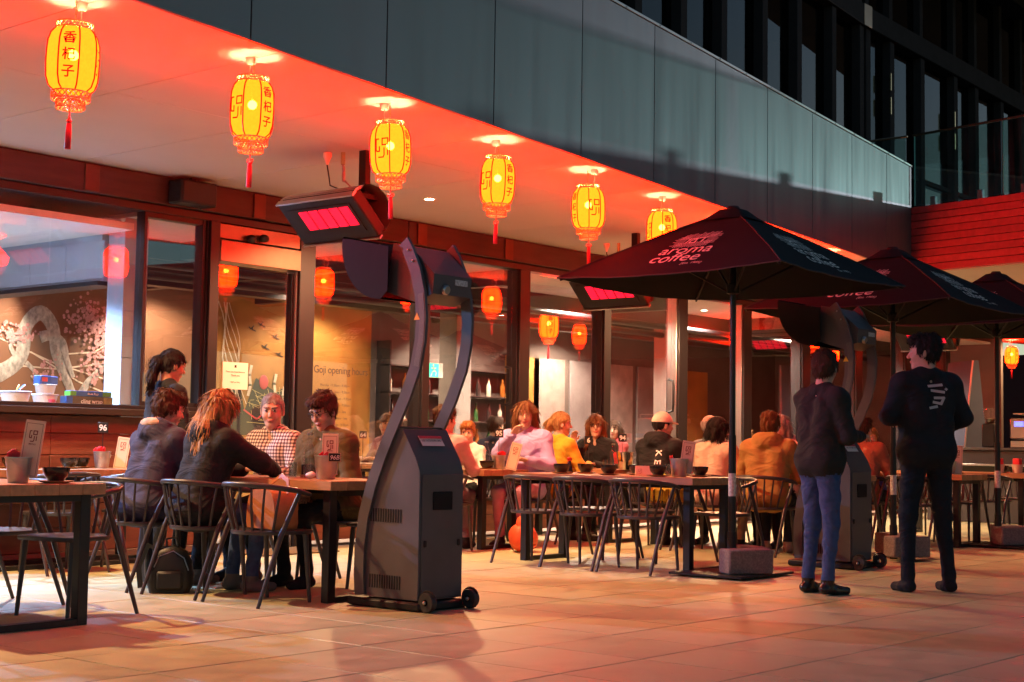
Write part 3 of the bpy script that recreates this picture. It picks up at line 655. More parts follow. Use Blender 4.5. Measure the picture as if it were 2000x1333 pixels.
# ---------------------------------------------------------------- umbrellas
canv = pm('canvas_black', (.0095,.0115,.0125), .9, var=.15, vs=3, bump=.15, bs=220, spec=.2)
prt = pm('print_cream', (.80,.72,.62), .7)
def umbrella(first_label):
    t = thing('market_umbrella', first_label, 'umbrella', (0,0,0), 0, 'black umbrellas in a row')
    H, AP, S_ = 2.32, 2.90, 1.0
    def surf(k):
        M = Matrix.Rotation(R(90*k), 4, 'Z')
        def fn(u, v, off=.004):          # u along the rim (-1..1 at the rim), v 0 rim .. 1 apex
            w = (1-v); z = H + (AP-H)*(v + .03*math.sin(math.pi*v)) - .035*(1-(u/max(w,.05)/S_)**2)*w*(1-v*.5) + .0035*math.sin(11*u+7*v+k*2)*math.sin(9*v+3*u) + .002*math.sin(31*u+13*v)*w
            return tuple(M @ Vector((-S_*w - off*.5, -u, z + off)))
        return fn
    for k in range(4):
        fn = surf(k); m = MB(); nu, nv = 10, 10
        for sgn, off in ((1, .0), (-1, -.004)):
            vs = [fn((2*i/nu-1)*(1-j/nv*.965)*S_, j/nv*.965, off) for j in range(nv+1) for i in range(nu+1)]
            fs = [(j*(nu+1)+i, j*(nu+1)+i+1, (j+1)*(nu+1)+i+1, (j+1)*(nu+1)+i) for j in range(nv) for i in range(nu)]
            m.add(vs, fs if sgn > 0 else [q[::-1] for q in fs])
        p = part('canopy_panel', m, canv, t)
        m = MB(); g = lambda x, y: fn(x, y)
        lf = lambda x, y: fn(x, .20 + y*.86)
        lettering(m, 'aroma', lf, .185, dy=.085, bold=.006, shear=.12); lettering(m, 'coffee', lf, .185, dx=-.03, dy=-.045, bold=.006, shear=.12)
        lettering(m, '[Est. 1985]', lf, .042, dx=.17, dy=-.105, shear=.2)
        rr = random.Random(3)
        for i in range(15):
            x = -.15 + .3*i/14; a = rr.uniform(.0, .02)
            stroke(m, [(x-.012, .33+a), (x+.012, .41+a*2)], .007, lf); stroke(m, [(x-.012, .205-a), (x+.012, .265+a)], .007, lf)
        for i in range(8):
            y = .23 + .15*i/7
            stroke(m, [(-.19+rr.uniform(-.02,.02), y), (-.10, y+.006)], .006, lf); stroke(m, [(.10, y), (.19+rr.uniform(-.02,.02), y+.006)], .006, lf)
        for q in ([(-.08,.34),(.09,.34)],[(-.08,.27),(-.07,.34)],[(.0,.27),(.0,.33),(-.05,.31),(-.05,.27),(0,.27)],[(.06,.27),(.07,.34)]): stroke(m, q, .014, lf)
        part('printed_logo', m, prt, p)
    m = MB(); h0 = AP-.055      # vent cap
    ring = lambda r, z: [(r*sx, r*sy, z) for sx, sy in ((-1,-1),(0,-1.06),(1,-1),(1.06,0),(1,1),(0,1.06),(-1,1),(-1.06,0))]
    m.add(ring(.185, h0-.035) + ring(.14, h0+.0) + ring(.08, h0+.055) + [(0,0,h0+.075)], [(i, (i+1)%8, 8+(i+1)%8, 8+i) for i in range(8)] + [(8+i, 8+(i+1)%8, 16+(i+1)%8, 16+i) for i in range(8)] + [(16+i, 16+(i+1)%8, 24) for i in range(8)])
    for k in range(4):
        fa = surf(k); part('seam', MB().tube([fa((1-j/12*.94)*S_, j/12*.94, .003) for j in range(13)], .0045, 5), pm('seam_black', (.03,.026,.026), .8), t); part('hem', MB().tube([fa((2*i/16-1)*S_, 0, .0) for i in range(17)], .006, 5), MT['seam_black'], t)
    part('vent_cap', m, canv, t, sharp=60)
    part('finial', MB().lathe([(.05,h0+.05),(.055,h0+.07),(.045,h0+.085),(0,h0+.09)], 14), hblk, t)
    part('pole', MB().tube([(0,0,.05),(0,0,1.1)], .030, 14).tube([(0,0,1.1),(0,0,AP-.08)], .024, 12), pm('pole_black', (.02,.02,.023), .3, .4), t)
    part('hub', MB().lathe([(.03,2.22),(.05,2.23),(.05,2.30),(.03,2.31)], 12), hblk, t)
    for sx in (-1, 1):
        for sy in (-1, 1):
            part('rib', MB().rect([(0,0,AP-.07),(sx*.5,sy*.5,2.585),(sx*.985,sy*.985,H-.016)], .010, .007), hblk, t)
            part('strut', MB().rect([(sx*.04,sy*.04,2.25),(sx*.48,sy*.48,2.56)], .008, .006), hblk, t)
    part('pole_sticker', MB().lathe([(.0306,.62),(.0306,.80)], 14), pm('sticker', (.6,.55,.5), .5, var=.6, vs=50), t)
    part('base_plate', MB().box(-.40, -.33, .012, .40, .33, .030, bev=.004), hblk, t)
    part('base_sleeve', MB().tube([(0,0,.03),(0,0,.34)], .037, 14), hblk, t)
    return t
u1 = umbrella('black square umbrella nearest the camera, over the long table with empty chairs')
u1.location = (10.10, 6.18, 0)
U = [(10.10,6.18), (12.82,6.12), (15.40,6.15), (18.0,6.2)]
dup(u1, (12.80,6.10,-.03), 0, 'black square umbrella behind the second tower heater')
dup(u1, (15.38,6.14,0), R(90), 'black square umbrella third in the row, before the red boards')
dup(u1, (18.05,5.4,-.05), R(180), 'black square umbrella farthest in the row, tip beside the wing lanterns')
conc = pm('block_concrete', (.20,.15,.145), .85, var=.45, vs=70, bump=.5, bs=120)
bm = MB().box(-.19, -.095, 0, .19, .095, .19, bev=.012).mesh('concrete_block', conc)
for k, (x, y) in enumerate(U[:3]):
    for j, (dx, dy, rz) in enumerate(((-.10, -.19, -32), (.22, -.02, 58))):
        if k == 1 and j == 1: dx, dy = .24, .1
        o = link('concrete_block', bm, None, (x+dx, y+dy, .0315), R(rz))
        tag(o, f'concrete block on the base of the {("nearest", "second", "third")[k]} umbrella, {("in front of its pole", "to the far side of its pole")[j]}', 'block', 'concrete blocks on umbrella bases')

# ---------------------------------------------------------------- tower heaters
tmet = pm('heater_powdercoat', (.10,.09,.095), .5, .1, var=.3, vs=4, bump=.06, bs=220, spec=.35, rv=.15)
weather(tmet, (.10,.095,.09), .18)
def tower_heater(label):
    t = thing('tower_heater', label, 'heater', (0,0,0), 0, 'free standing tower heaters')
    W_ = .195    # half width along x; profile runs in (y,z)
    prof = [(-.235,.065),(-.235,.83),(-.20,.91),(-.13,1.02),(-.085,1.085),(-.045,1.085),(.02,.98),(.115,.74),(.19,.52),(.225,.32),(.225,.12),(.215,.065)]
    c = part('cabinet', MB().prism(prof, -W_, W_, ax='x'), tmet, t, sharp=25)
    part('door_panel', MB().box(-.175, -.243, .075, .175, -.2365, .815, bev=.003), tmet, c)
    part('hand_hole', MB().box(-.085, -.249, .60, .085, -.2435, .71, bev=.005), pm('void', (.004,.004,.004), .9), c)
    for sx in (-1, 1): part('latch', MB().box(sx*.15-.012, -.252, .38, sx*.15+.012, -.2435, .42, bev=.003), hblk, c)
    for z0, z1 in ((.52,.60),(.12,.20)):
        for i in range(13): part('vent_slot', MB().box(-W_-.003, -.09+i*.021, z0, -W_-.0008, -.09+i*.021+.009, z1), pm('void', (.004,.004,.004), .9), c)
    path = [(.235,.07),(.245,.20),(.243,.36),(.215,.55),(.155,.74),(.07,.93),(-.02,1.10),(-.12,1.28),(-.20,1.46),(-.235,1.62),(-.242,1.76),(-.225,1.90),(-.185,2.04),(-.125,2.16),(-.08,2.225)]
    for sx in (-1, 1):
        p = part('curved_post', MB().rect([(sx*(W_+.012), a, b) for a, b in path], .041, .011, up=(0,1,0)), tmet, t, sharp=30)
        part('warning_label', MB().rect([(sx*(W_+.0242) , a-.01, b) for a, b in path[8:12]], .022, .0006, up=(0,1,0)), pm('label_print', (.10,.10,.09), .6, var=.9, vs=120, stretch=(1,1,6)), p)
        for z, a in ((2.10,-.165),(2.17,-.125)): part('bolt', MB().ball((sx*(W_+.024), a, z), .008, n=8, k=5), steel, p)
    x = -W_-.012-.0115
    part('warning_triangle', MB().add([(x-.0015,-.235,1.74),(x-.0015,-.185,1.74),(x-.0015,-.21,1.785)], [(0,1,2)]), pm('warning_yellow', (.8,.5,.02), .6), t)
    part('inner_rail', MB().box(-W_, -.05, 1.088, W_, .0, 1.10, bev=.003), tmet, t)
    # head: dish reaching over the tables, burner housing between the posts
    part('housing', MB().prism([(-.30,2.02),(-.10,2.20),(.05,2.23),(.10,1.93),(-.16,1.85),(-.29,1.90)], -.17, .17, ax='x'), tmet, t, sharp=25)
    m = MB(); arc = [(.08+.35*math.cos(a), 2.25+.37*math.sin(a)) for a in np.linspace(-math.pi/2, .08, 14)]
    n = len(arc)
    for off in (0, -.012):
        vs = [(s*.24, a+off*.5, b-off) for s in (-1, 1) for a, b in arc]; fs = [(i, i+1, n+i+1, n+i) for i in range(n-1)]; m.add(vs, fs if off == 0 else [q[::-1] for q in fs])
    part('dish', m, hmat, t, sharp=50)
    for sx in (-1, 1): part('dish_cheek', MB().prism([(.36,2.27),(.02,2.20),(.02,1.93)] + arc, sx*.236, sx*.244, ax='x'), hmat, t, sharp=30)
    part('burner_screen', MB().box(-.2, .13, 1.97, .2, .15, 2.23), hblk, t)
    part('knob', MB().lathe([(.030,0),(.030,.018),(.024,.026),(0,.026)], 14, M=Matrix.Translation((-.07,-.295,1.93)) @ Matrix.Rotation(R(100), 4, 'X')), hsil, t)
    part('rating_plate', MB().box(.02, -.302, 1.965, .13, -.297, 2.0, M=Matrix.Identity(4)), pm('plate_print', (.6,.58,.55), .4, var=.7, vs=70), t)
    pl_ = part('safety_plate', MB().add([(-.10,-.165,.985),(.10,-.165,.985),(.10,-.122,1.045),(-.10,-.122,1.045)], [(0,1,2,3)]), wp, t)
    m = MB(); ff = lambda x_, z_: (x_, -.1445+.0215*z_/.03-.004, 1.015+z_+.001)
    lettering(m, 'USE OUTDOORS ONLY', ff, .017, dy=-.004, bold=.01)
    part('plate_text', m, ink, pl_); part('plate_band', MB().add([ff(-.10,.014), ff(.10,.014), ff(.10,.03), ff(-.10,.03)], [(0,1,2,3)]), pm('painted_red', (.6,.07,.09), .6), pl_)
    part('foot_plate', MB().box(-.225, -.275, .004, .225, .34, .055, bev=.012), hblk, t)
    for sx in (-1, 1):
        w = part('wheel', MB().lathe([(.02,-.022),(.055,-.022),(.06,-.012),(.06,.012),(.055,.022),(.02,.022)], 20, M=Matrix.Translation((sx*.19,-.315,.061)) @ Matrix.Rotation(R(90), 4, 'Y')), pm('rubber', (.03,.028,.028), .6), t)
        part('axle_bolt', MB().ball((sx*.19-.03,-.315,.061), .012, n=8, k=5), steel, w); part('wheel_guard', MB().tube([(sx*.19, -.315+.066*math.cos(a), .061+.066*math.sin(a)) for a in np.linspace(.3, 2.6, 8)], .007, 6), hblk, w)
    return t
th = tower_heater('tall curved tower heater with black cabinet, nearest the camera'); th.location = (6.62, 6.33, 0)
dup(th, (11.52, 6.02, 0), 0, 'tall curved tower heater behind the passer-by in blue jeans')

# ---------------------------------------------------------------- tables
oak = pm('table_timber', (.40,.205,.10), .35, var=.30, vs=5, stretch=(6,.7,6), bump=.08, bs=50, rand=.14)
tfr = pm('table_frame', (.022,.022,.026), .35, .4)
TOP = .757
def table(x0, x1, y0, y1, label):
    t = thing('dining_table', label, 'table', ((x0+x1)/2, (y0+y1)/2, 0), 0, 'timber topped tables on black hoop legs')
    a, b = (x1-x0)/2, (y1-y0)/2; n = 5
    for k in range(n):
        xa, xb = -a + 2*a*k/n, -a + 2*a*(k+1)/n
        part('top_plank', MB().box(xa+.0006, -b, TOP-.058, xb-.0006, b, TOP, bev=.0025), oak, t)
    for s in (-1, 1):
        y = s*(b-.09); h = MB(); w = .032
        h.box(-a+.05, y-w, 0, -a+.05+2*w, y+w, TOP-.06, bev=.003); h.box(a-.05-2*w, y-w, 0, a-.05, y+w, TOP-.06, bev=.003)
        h.box(-a+.05+2*w, y-w, 0, a-.05-2*w, y+w, .035, bev=.002); h.box(-a+.05+2*w, y-w, TOP-.095, a-.05-2*w, y+w, TOP-.06)
        part('hoop_leg', h, tfr, t)
    part('under_rail', MB().box(-.03, -b+.13, TOP-.095, .03, b-.13, TOP-.062), tfr, t)
    return t
TBL = {
 'A': (4.02,4.74,6.83,8.65,'timber table at the frame edge with a single bowl and bucket'),
 '96': (5.9,7.55,9.95,10.62,'timber table against the rusty cladding carrying sign 96'),
 'B': (6.30,7.02,6.73,8.78,'timber table of the four diners beside the tower heater'),
 '95': (10.58,11.25,9.20,10.62,'timber table with sign 95 in front of the glass wall'),
 'C': (9.90,10.60,6.42,8.28,'long timber table set with bowls under the nearest umbrella, no diners'),
 '94': (12.35,13.0,9.0,10.5,'timber table with sign 94 and steel wine cooler'),
 'E': (12.56,13.26,6.5,8.75,'timber table of the diners in tan jacket and cream trench coat'),
 'D': (14.78,15.45,6.28,8.1,'timber table behind the standing man in black, with tall menu'),
 'F': (16.75,17.4,6.35,8.0,'timber table holding red topped tumblers before the coffee counter'),
}
for k, v in TBL.items(): table(*v)
part_64 = table(11.9, 12.7, 12.2, 13.6, 'table inside the restaurant with sign 64 behind the glass')

# ---------------------------------------------------------------- chairs
chm = pm('chair_charcoal', (.05,.043,.046), .38, .1, var=.2, vs=8, bump=.04, bs=150)
def make_chair():
    t = thing('spindle_chair', '', 'chair', (0,0,0), 0, 'charcoal spindle back chairs')
    seat = [(-.205*math.cos(a)*(1 if math.cos(a) > 0 else .0), .215*math.sin(a)) for a in np.linspace(-math.pi/2, math.pi/2, 13)]
    prof = [(x, y) for x, y in seat] + [(.10,.225),(.19,.215),(.215,.19),(.22,0),(.215,-.19),(.19,-.215),(.10,-.225)]
    s = MB(); n = len(prof)
    rings = [(1.0,.425),(1.03,.437),(1.02,.448),(.96,.452),(.5,.440)]
    vs = [(x*k, y*k, z) for k, z in rings for x, y in prof] + [(0,0,.437),(0,0,.424)]
    fs = [(j*n+i, j*n+(i+1)%n, (j+1)*n+(i+1)%n, (j+1)*n+i) for j in range(len(rings)-1) for i in range(n)]
    L = len(rings)-1
    fs += [(L*n+i, L*n+(i+1)%n, L*n+n) for i in range(n)] + [((i+1)%n, i, L*n+n+1) for i in range(n)]
    part('seat', s.add(vs, fs), chm, t, sharp=50)
    def rail(a): # a in degrees round the back, 0 = straight back
        return (-.255*math.cos(R(a)) , .275*math.sin(R(a)), .735 - .035*(1-math.cos(R(a))))
    path = [(.13,-.262,.672),(.05,-.278,.688)] + [rail(a) for a in range(-90, 91, 15)] + [(.05,.278,.688),(.13,.262,.672)]
    rr = [.012,.016] + [.0175]*13 + [.016,.012]
    part('top_rail', MB().tube(path, rr, 8), chm, t, sharp=60)
    for a in (-66,-45,-27,-9,9,27,45,66):
        b = rail(a); part('spindle', MB().tube([(-.195*math.cos(R(a*.92)), .205*math.sin(R(a*.92)), .445), ((b[0]-.195*math.cos(R(a*.92)))/2-.012*math.cos(R(a)), (b[1]+.205*math.sin(R(a*.92)))/2+.01*math.sin(R(a)), .60), b], [.0095,.0085,.0075], 6), chm, t, sharp=60)
    for s_ in (-1, 1):
        part('rear_leg', MB().tube([(-.27, s_*.262, 0), (-.10, s_*.262, .43), (.03, s_*.277, .69)], [.0115,.0175,.013], 8), chm, t, sharp=60)
        part('front_leg', MB().tube([(.20, s_*.20, 0), (.165, s_*.185, .43)], [.0115,.018], 8), chm, t, sharp=60)
    return t
chair0 = make_chair(); _cn = [0]
def chair(x, y, rz, label):
    o = chair0 if _cn[0] == 0 else dup(chair0, (0,0,0)); _cn[0] += 1
    o.location = (x, y, 0); o.rotation_euler = (0, 0, R(rz)); o['label'] = label; return o
ch = [
 (6.12,7.12,0,'empty charcoal chair holding a tan leather bag, nearest the tower heater'),
 (6.12,7.74,2,'charcoal chair under the long haired woman in black'),
 (6.10,8.38,-2,'charcoal chair under the diner in navy hooded jacket'),
 (7.30,8.36,180,'charcoal chair of the older man in checked shirt'),
 (7.30,7.72,178,'charcoal chair of the young man in olive jacket'),
 (7.28,7.18,180,'charcoal chair half hidden behind the near tower heater'),
 (4.88,7.35,190,'charcoal chair at the table by the frame edge, back turned to the diners'),
 (4.86,8.05,182,'charcoal chair behind the one nearest the frame edge'),
 (3.98,7.30,0,'charcoal chair with bluish seat tucked under the frame edge table'),
 (3.98,7.95,0,'charcoal chair second along the far side of the frame edge table'),
 (6.35,9.72,90,'charcoal chair at the table against the rusty cladding, nearer the frame edge'),
 (7.05,9.70,88,'charcoal chair at the table against the rusty cladding, nearer the waitress'),
 (9.80,7.93,0,'empty charcoal chair farthest of the three along the bowl table'),
 (9.80,7.40,1,'empty charcoal chair in the middle of the three along the bowl table'),
 (9.80,6.82,-1,'empty charcoal chair nearest of the three along the bowl table'),
 (10.72,7.95,180,'empty charcoal chair across the bowl table, farthest from the pole'),
 (10.74,7.40,180,'empty charcoal chair with yellow shawl across the bowl table'),
 (10.86,6.72,176,'empty charcoal chair across the bowl table beside the umbrella pole'),
 (10.28,9.45,0,'charcoal chair of the man in pink shirt'),
 (11.50,9.45,180,'charcoal chair of the woman in lavender'),
 (11.50,10.15,180,'charcoal chair of the boy'),
 (12.06,9.55,0,'charcoal chair of the person in yellow sweater'),
 (13.32,9.85,180,'charcoal chair of the woman with glasses'),
 (12.28,7.15,0,'charcoal chair under the man in tan jacket'),
 (12.28,7.78,0,'charcoal chair under the woman in cream trench coat'),
 (12.28,8.42,0,'charcoal chair under the diner in white cap'),
 (13.55,7.66,180,'charcoal chair facing the man in tan jacket'),
 (13.55,8.50,180,'charcoal chair of the bald man with glasses'),
 (13.55,6.95,180,'empty charcoal chair behind the second umbrella pole'),
 (14.50,6.68,0,'empty charcoal chair behind the legs of the man in black'),
 (14.50,7.30,0,'charcoal chair under the person in rust coat'),
 (15.72,6.72,180,'empty charcoal chair beside the third umbrella pole'),
 (15.72,7.35,180,'empty charcoal chair second behind the third umbrella pole'),
 (16.50,6.72,0,'empty charcoal chair at the tumbler table, nearer the plaza'),
 (16.50,7.35,0,'empty charcoal chair at the tumbler table, nearer the glass wall'),
 (17.68,6.8,180,'empty charcoal chair across the tumbler table'),
 (11.65,12.9,0,'charcoal chair inside at table 64'),(12.98,12.8,180,'charcoal chair inside under the guest in dark cap'),(15.42,12.6,200,'charcoal chair inside under the guest in pale cap'),(14.18,12.2,20,'charcoal chair inside under the guest behind the yellow sweater'),(16.5,11.9,160,'charcoal chair inside under the guest in red'),(18.2,12.3,200,'charcoal chair inside under the guest in grey'),(19.8,11.9,30,'charcoal chair inside under the fair haired guest'),
]
for c in ch: chair(*c)
# ---------------------------------------------------------------- tableware
galv = pm('galvanised', (.52,.50,.49), .38, .85, var=.25, vs=14, bump=.1, bs=60)
ceram = pm('black_ceramic', (.012,.011,.012), .16, spec=.6)
sauc = pm('saucer_wood', (.36,.20,.09), .4, var=.25, stretch=(1,6,1))
cleargl = glassmat('clear_glass', (.93,.95,.95), 1.5, boost=1.6)
menup = pm('menu_card', (.78,.60,.44), .6, var=.06)
redn = pm('napkin_red', (.72,.025,.04), .7, var=.15)
menu_ink = pm('menu_ink', (.22,.03,.02), .6)
def bowl_mesh():
    return MB().lathe([(.0,.012),(.036,.012),(.040,.0),(.044,.0),(.046,.014),(.064,.036),(.071,.064),(.072,.078),(.069,.078),(.066,.062),(.058,.038),(.03,.022),(0,.020)], 22).mesh('bowl', ceram, 50)
def sauc_mesh(): return MB().lathe([(0,0),(.055,0),(.092,.009),(.095,.014),(.090,.014),(.056,.006),(0,.006)], 24).mesh('saucer', sauc, 50)
BM, SM_ = bowl_mesh(), sauc_mesh()
def bowl(x, y, where, z=TOP):
    s = tag(link('saucer', SM_, None, (x, y, z+.0006)), f'thin brown saucer under the bowl {where}', 'saucer', 'saucers')
    b = tag(link('rice_bowl', BM, None, (x, y, z+.0070)), f'glossy black bowl {where}', 'bowl', 'black bowls')
def bucket(x, y, where, z=TOP, mats=None, r=1.0, rz=0):
    t = thing('tin_bucket', f'galvanised tin bucket {where}', 'bucket', (x, y, z+.0006), rz, 'tin buckets')
    part('pail', MB().lathe([(0,.003),(.050*r,.003),(.052*r,0),(.0535*r,.004),(.069*r,.13*r),(.0725*r,.132*r),(.0725*r,.138*r),(.067*r,.137*r),(.052*r,.01),(0,.010)], 24), galv if mats is None else mats, t, sharp=50)
    if mats is None: part('bail_handle', MB().tube([(.072*math.cos(a), -.006-.05*math.sin(a), .122-.045*math.sin(a)) for a in np.linspace(0, math.pi, 11)], .0022, 5), steel, t)
    return t
def menu(x, y, where, z=TOP+.03, tilt=8, rz=-50, h=.26, w=.105):
    t = thing('menu', f'tall cream menu card {where}', 'menu', (x, y, z), R(rz), 'menu cards')
    M = Matrix.Rotation(R(tilt), 4, 'Y') @ Matrix.Rotation(R(-5), 4, 'X')
    part('cover', MB().box(-w/2, -.004, 0, w/2, 0, h, M=M).box(-w/2, .0015, 0, w/2, .0055, h+.008, M=M), menup, t)
    m = MB(); fn = lambda a, b: tuple(M @ Vector((a, -.0048, h*.5+b)))
    goji(m, lambda a, b: fn(a, b+h*.24), .045, w=.12)
    a, b = w/2-.010, h/2-.010
    for q in ([(-a,-b),(a,-b)],[(a,-b),(a,b)],[(a,b),(-a,b)],[(-a,b),(-a,-b)]): stroke(m, q, .0022, fn)
    lettering(m, 'MENU', fn, .014, dy=h*.08, bold=.01)
    part('cover_print', m, menu_ink, t); return t
def napkins(x, y, where, z=TOP, n=5, mat=None):
    t = thing('napkin_bundle', f'folded red napkins {where}', 'napkins', (x, y, z), 0, 'red napkins')
    for k in range(n):
        M = Matrix.Rotation(R(rnd.uniform(-35, 35)), 4, 'Z') @ Matrix.Rotation(R(rnd.uniform(-16, 16)), 4, 'X')
        o = rnd.uniform(-.02, .02)
        part('napkin', MB().add([(-.022,o,.06),(.022,o,.06),(.032,o+.004,.165),(.0,o,.182),(-.032,o-.004,.16),(-.022,o+.003,.06),(.022,o+.003,.06),(.032,o+.007,.165),(0,o+.003,.182),(-.032,o-.001,.16)], [(0,1,2,3,4),(9,8,7,6,5),(0,5,6,1),(1,6,7,2),(2,7,8,3),(3,8,9,4),(4,9,5,0)], M=M), redn, t)
    return t
def sign(num, x, y, where, z=TOP, rz=-50, h=.30, w=.085, hh=.075):
    t = thing('table_sign', f'black table sign reading {num} {where}', 'sign', (x, y, z), R(rz), 'table number signs')
    part('stick', MB().tube([(0,.003,.012),(0,.003,h)], .003, 6), hblk, t)
    p = part('plate', MB().box(-w/2, 0, h-.01, w/2, .005, h+hh, bev=.001), hblk, t)
    m = MB(); lettering(m, num, lambda a, b: (a, -.001, h-.01+(hh+.01)/2+b), hh*.92, dy=-hh*.32, bold=.022, space=.95)
    part('number', m, pm('number_white', (.85,.84,.82), .6), p); return t
def bottle(x, y, where, z=TOP, h=.27, fill=.45):
    t = thing('water_bottle', f'clear glass water bottle {where}', 'bottle', (x, y, z+.0006), 0, 'glass water bottles')
    part('glass', MB().lathe([(0,.002),(.034,.002),(.037,.006),(.037,h*.58),(.034,h*.66),(.018,h*.78),(.0145,h*.92),(.0165,h*.93),(.0165,h*.96)], 18), cleargl, t)
    part('neck_cap', MB().lathe([(.017,h*.95),(.018,h),(0,h+.002)], 14), steel, t)
    part('water', MB().lathe([(0,.006),(.034,.006),(.034,h*fill),(0,h*fill)], 18), MT['clear_glass'], t); return t
def tumbler(x, y, where, z=TOP, h=.10, r=.032):
    t = thing('tumbler', f'clear tumbler {where}', 'glass', (x, y, z+.0006), 0, 'tumblers')
    part('glass', MB().lathe([(0,.004),(r*.82,.004),(r*.85,0),(r,h),(r*.94,h),(r*.80,.008),(0,.008)], 16), cleargl, t)
    part('water', MB().lathe([(0,.01),(r*.80,.01),(r*.88,h*.55),(0,h*.55)], 16), cleargl, t); return t
def soy(x, y, where, z=TOP):
    t = thing('soy_bottle', f'small soy sauce bottle with red cap {where}', 'bottle', (x, y, z+.0006), 0, 'soy sauce bottles')
    part('glass', MB().lathe([(0,0),(.030,0),(.031,.01),(.024,.06),(.014,.095),(.012,.11)], 16), pm('soy_dark', (.03,.008,.004), .12), t)
    part('cap', MB().lathe([(.015,.108),(.020,.115),(.020,.135),(.012,.142),(0,.143)], 14), pm('cap_red', (.7,.03,.02), .4), t); return t
# table at the frame edge
bucket(4.36, 7.08, 'with menu at the frame edge', rz=.4); menu(4.40, 7.06, 'in the bucket at the frame edge', rz=-48, tilt=6, h=.30); napkins(4.335, 7.09, 'in the bucket at the frame edge')
bowl(4.52, 6.97, 'alone beside the bucket at the frame edge')
# table against the cladding
bowl(6.78, 10.28, 'on the cladding table, nearer the frame edge'); bowl(6.98, 10.42, 'on the cladding table, beside the bucket')
bucket(7.10, 10.30, 'under sign 96'); napkins(7.085, 10.31, 'in the bucket under sign 96', n=6); sign('96', 7.12, 10.33, 'before the rusty cladding', rz=-50, h=.30); menu(7.20, 10.2, 'leaning by the bucket under sign 96', z=TOP+.001, tilt=7, h=.25)
soy(6.55, 10.42, 'on the cladding table'); bowl(6.35, 10.42, 'on the cladding table beside the soy bottle')
# the four diners
bottle(6.70, 7.37, 'before the man in checked shirt', h=.30); bucket(6.62, 7.12, 'tagged 96B', r=1.12, rz=.8); menu(6.63, 7.10, 'standing in the bucket tagged 96B', tilt=0, rz=-50); napkins(6.60, 7.12, 'in the bucket tagged 96B', n=3)
tumbler(6.74, 7.58, 'beside the black sleeve'); tumbler(6.85, 7.70, 'by the hand of the man in checked shirt')
t = thing('chalk_tag', 'small black tag handwritten 96B clipped to a bucket', 'sign', (6.585, 7.005, TOP+.115), R(-50))
part('board', MB().box(-.04, -.004, 0, .04, 0, .058, bev=.001), pm('tag_wood', (.5,.36,.22), .6), t); part('slate', MB().box(-.036, -.0062, .004, .036, -.0045, .054), hblk, t)
m = MB(); lettering(m, '96B', lambda a, b: (a, -.0072, .015+b), .040, shear=.2); part('chalk', m, pm('number_white', (.85,.84,.82), .6), t)
t = thing('drink_caddy', 'small black card box between tumbler and bottle', 'box', (6.80, 7.48, TOP+.0006), R(-50))
part('box', MB().box(-.05, -.03, 0, .05, .03, .09, bev=.004), hblk, t); part('tray', MB().box(-.055,-.035,.0,.055,-.0305,.02), sauc, t)
pn = MB().ball((0,0,.022), (.036,.03,.022), n=12, k=8); pn.v = [(a*(1+.15*math.sin(9*a*30)), b, c+.006*math.sin(70*a)*math.cos(60*b)) for a, b, c in pn.v]
tag(part('crumpled_napkin', pn, wp, None, (6.62, 7.27, TOP+.001)), 'crumpled white paper napkin beside the water bottle', 'napkin')
# sign 95 table
bowl(10.85, 9.40, 'before the boy'); bottle(10.98, 9.52, 'by sign 95'); bucket(10.98, 9.36, 'by sign 95'); sign('95', 10.98, 9.36, 'in front of the boy', z=TOP+.02); menu(10.97, 9.20, 'slanting beside the bucket by sign 95', z=TOP+.001, tilt=14); tumbler(10.8, 9.62, 'before the boy'); menu(10.75, 9.9, 'lying open upright before the man in pink', z=TOP+.001, tilt=0, w=.2); napkins(11.02, 9.34, 'in the bucket by sign 95')
# long table with bowls
bl = [(10.06,7.86,'farthest on the long table, next to the soy bottle'),(10.40,7.86,'second of the far side on the long table'),(10.06,7.36,'third on the near side of the long table'),(10.42,7.32,'on the long table behind the menu stand'),(10.06,6.86,'on the long table next to the tin bucket'),(10.44,6.70,'nearest the umbrella pole on the long table')]
for b in bl: bowl(*b)
soy(10.22, 7.90, 'on the long table of bowls'); bucket(10.20, 6.75, 'holding napkins on the long table of bowls', r=1.08); napkins(10.18, 6.76, 'in the bucket on the long table of bowls', n=3); menu(10.25, 6.72, 'in the bucket on the long table of bowls', tilt=8)
t = thing('menu_stand', 'low orange card stand lying along the long table', 'menu', (10.3, 7.17, TOP+.001), R(-50)); part('card', MB().prism([(-.04,0),(.04,0),(0,.08)], -.07, .07, ax='x'), menup, t); m = MB(); goji(m, lambda a, b: (a-.03, -.024+b*.5, .035+b), .03); part('card_print', m, menu_ink, t)
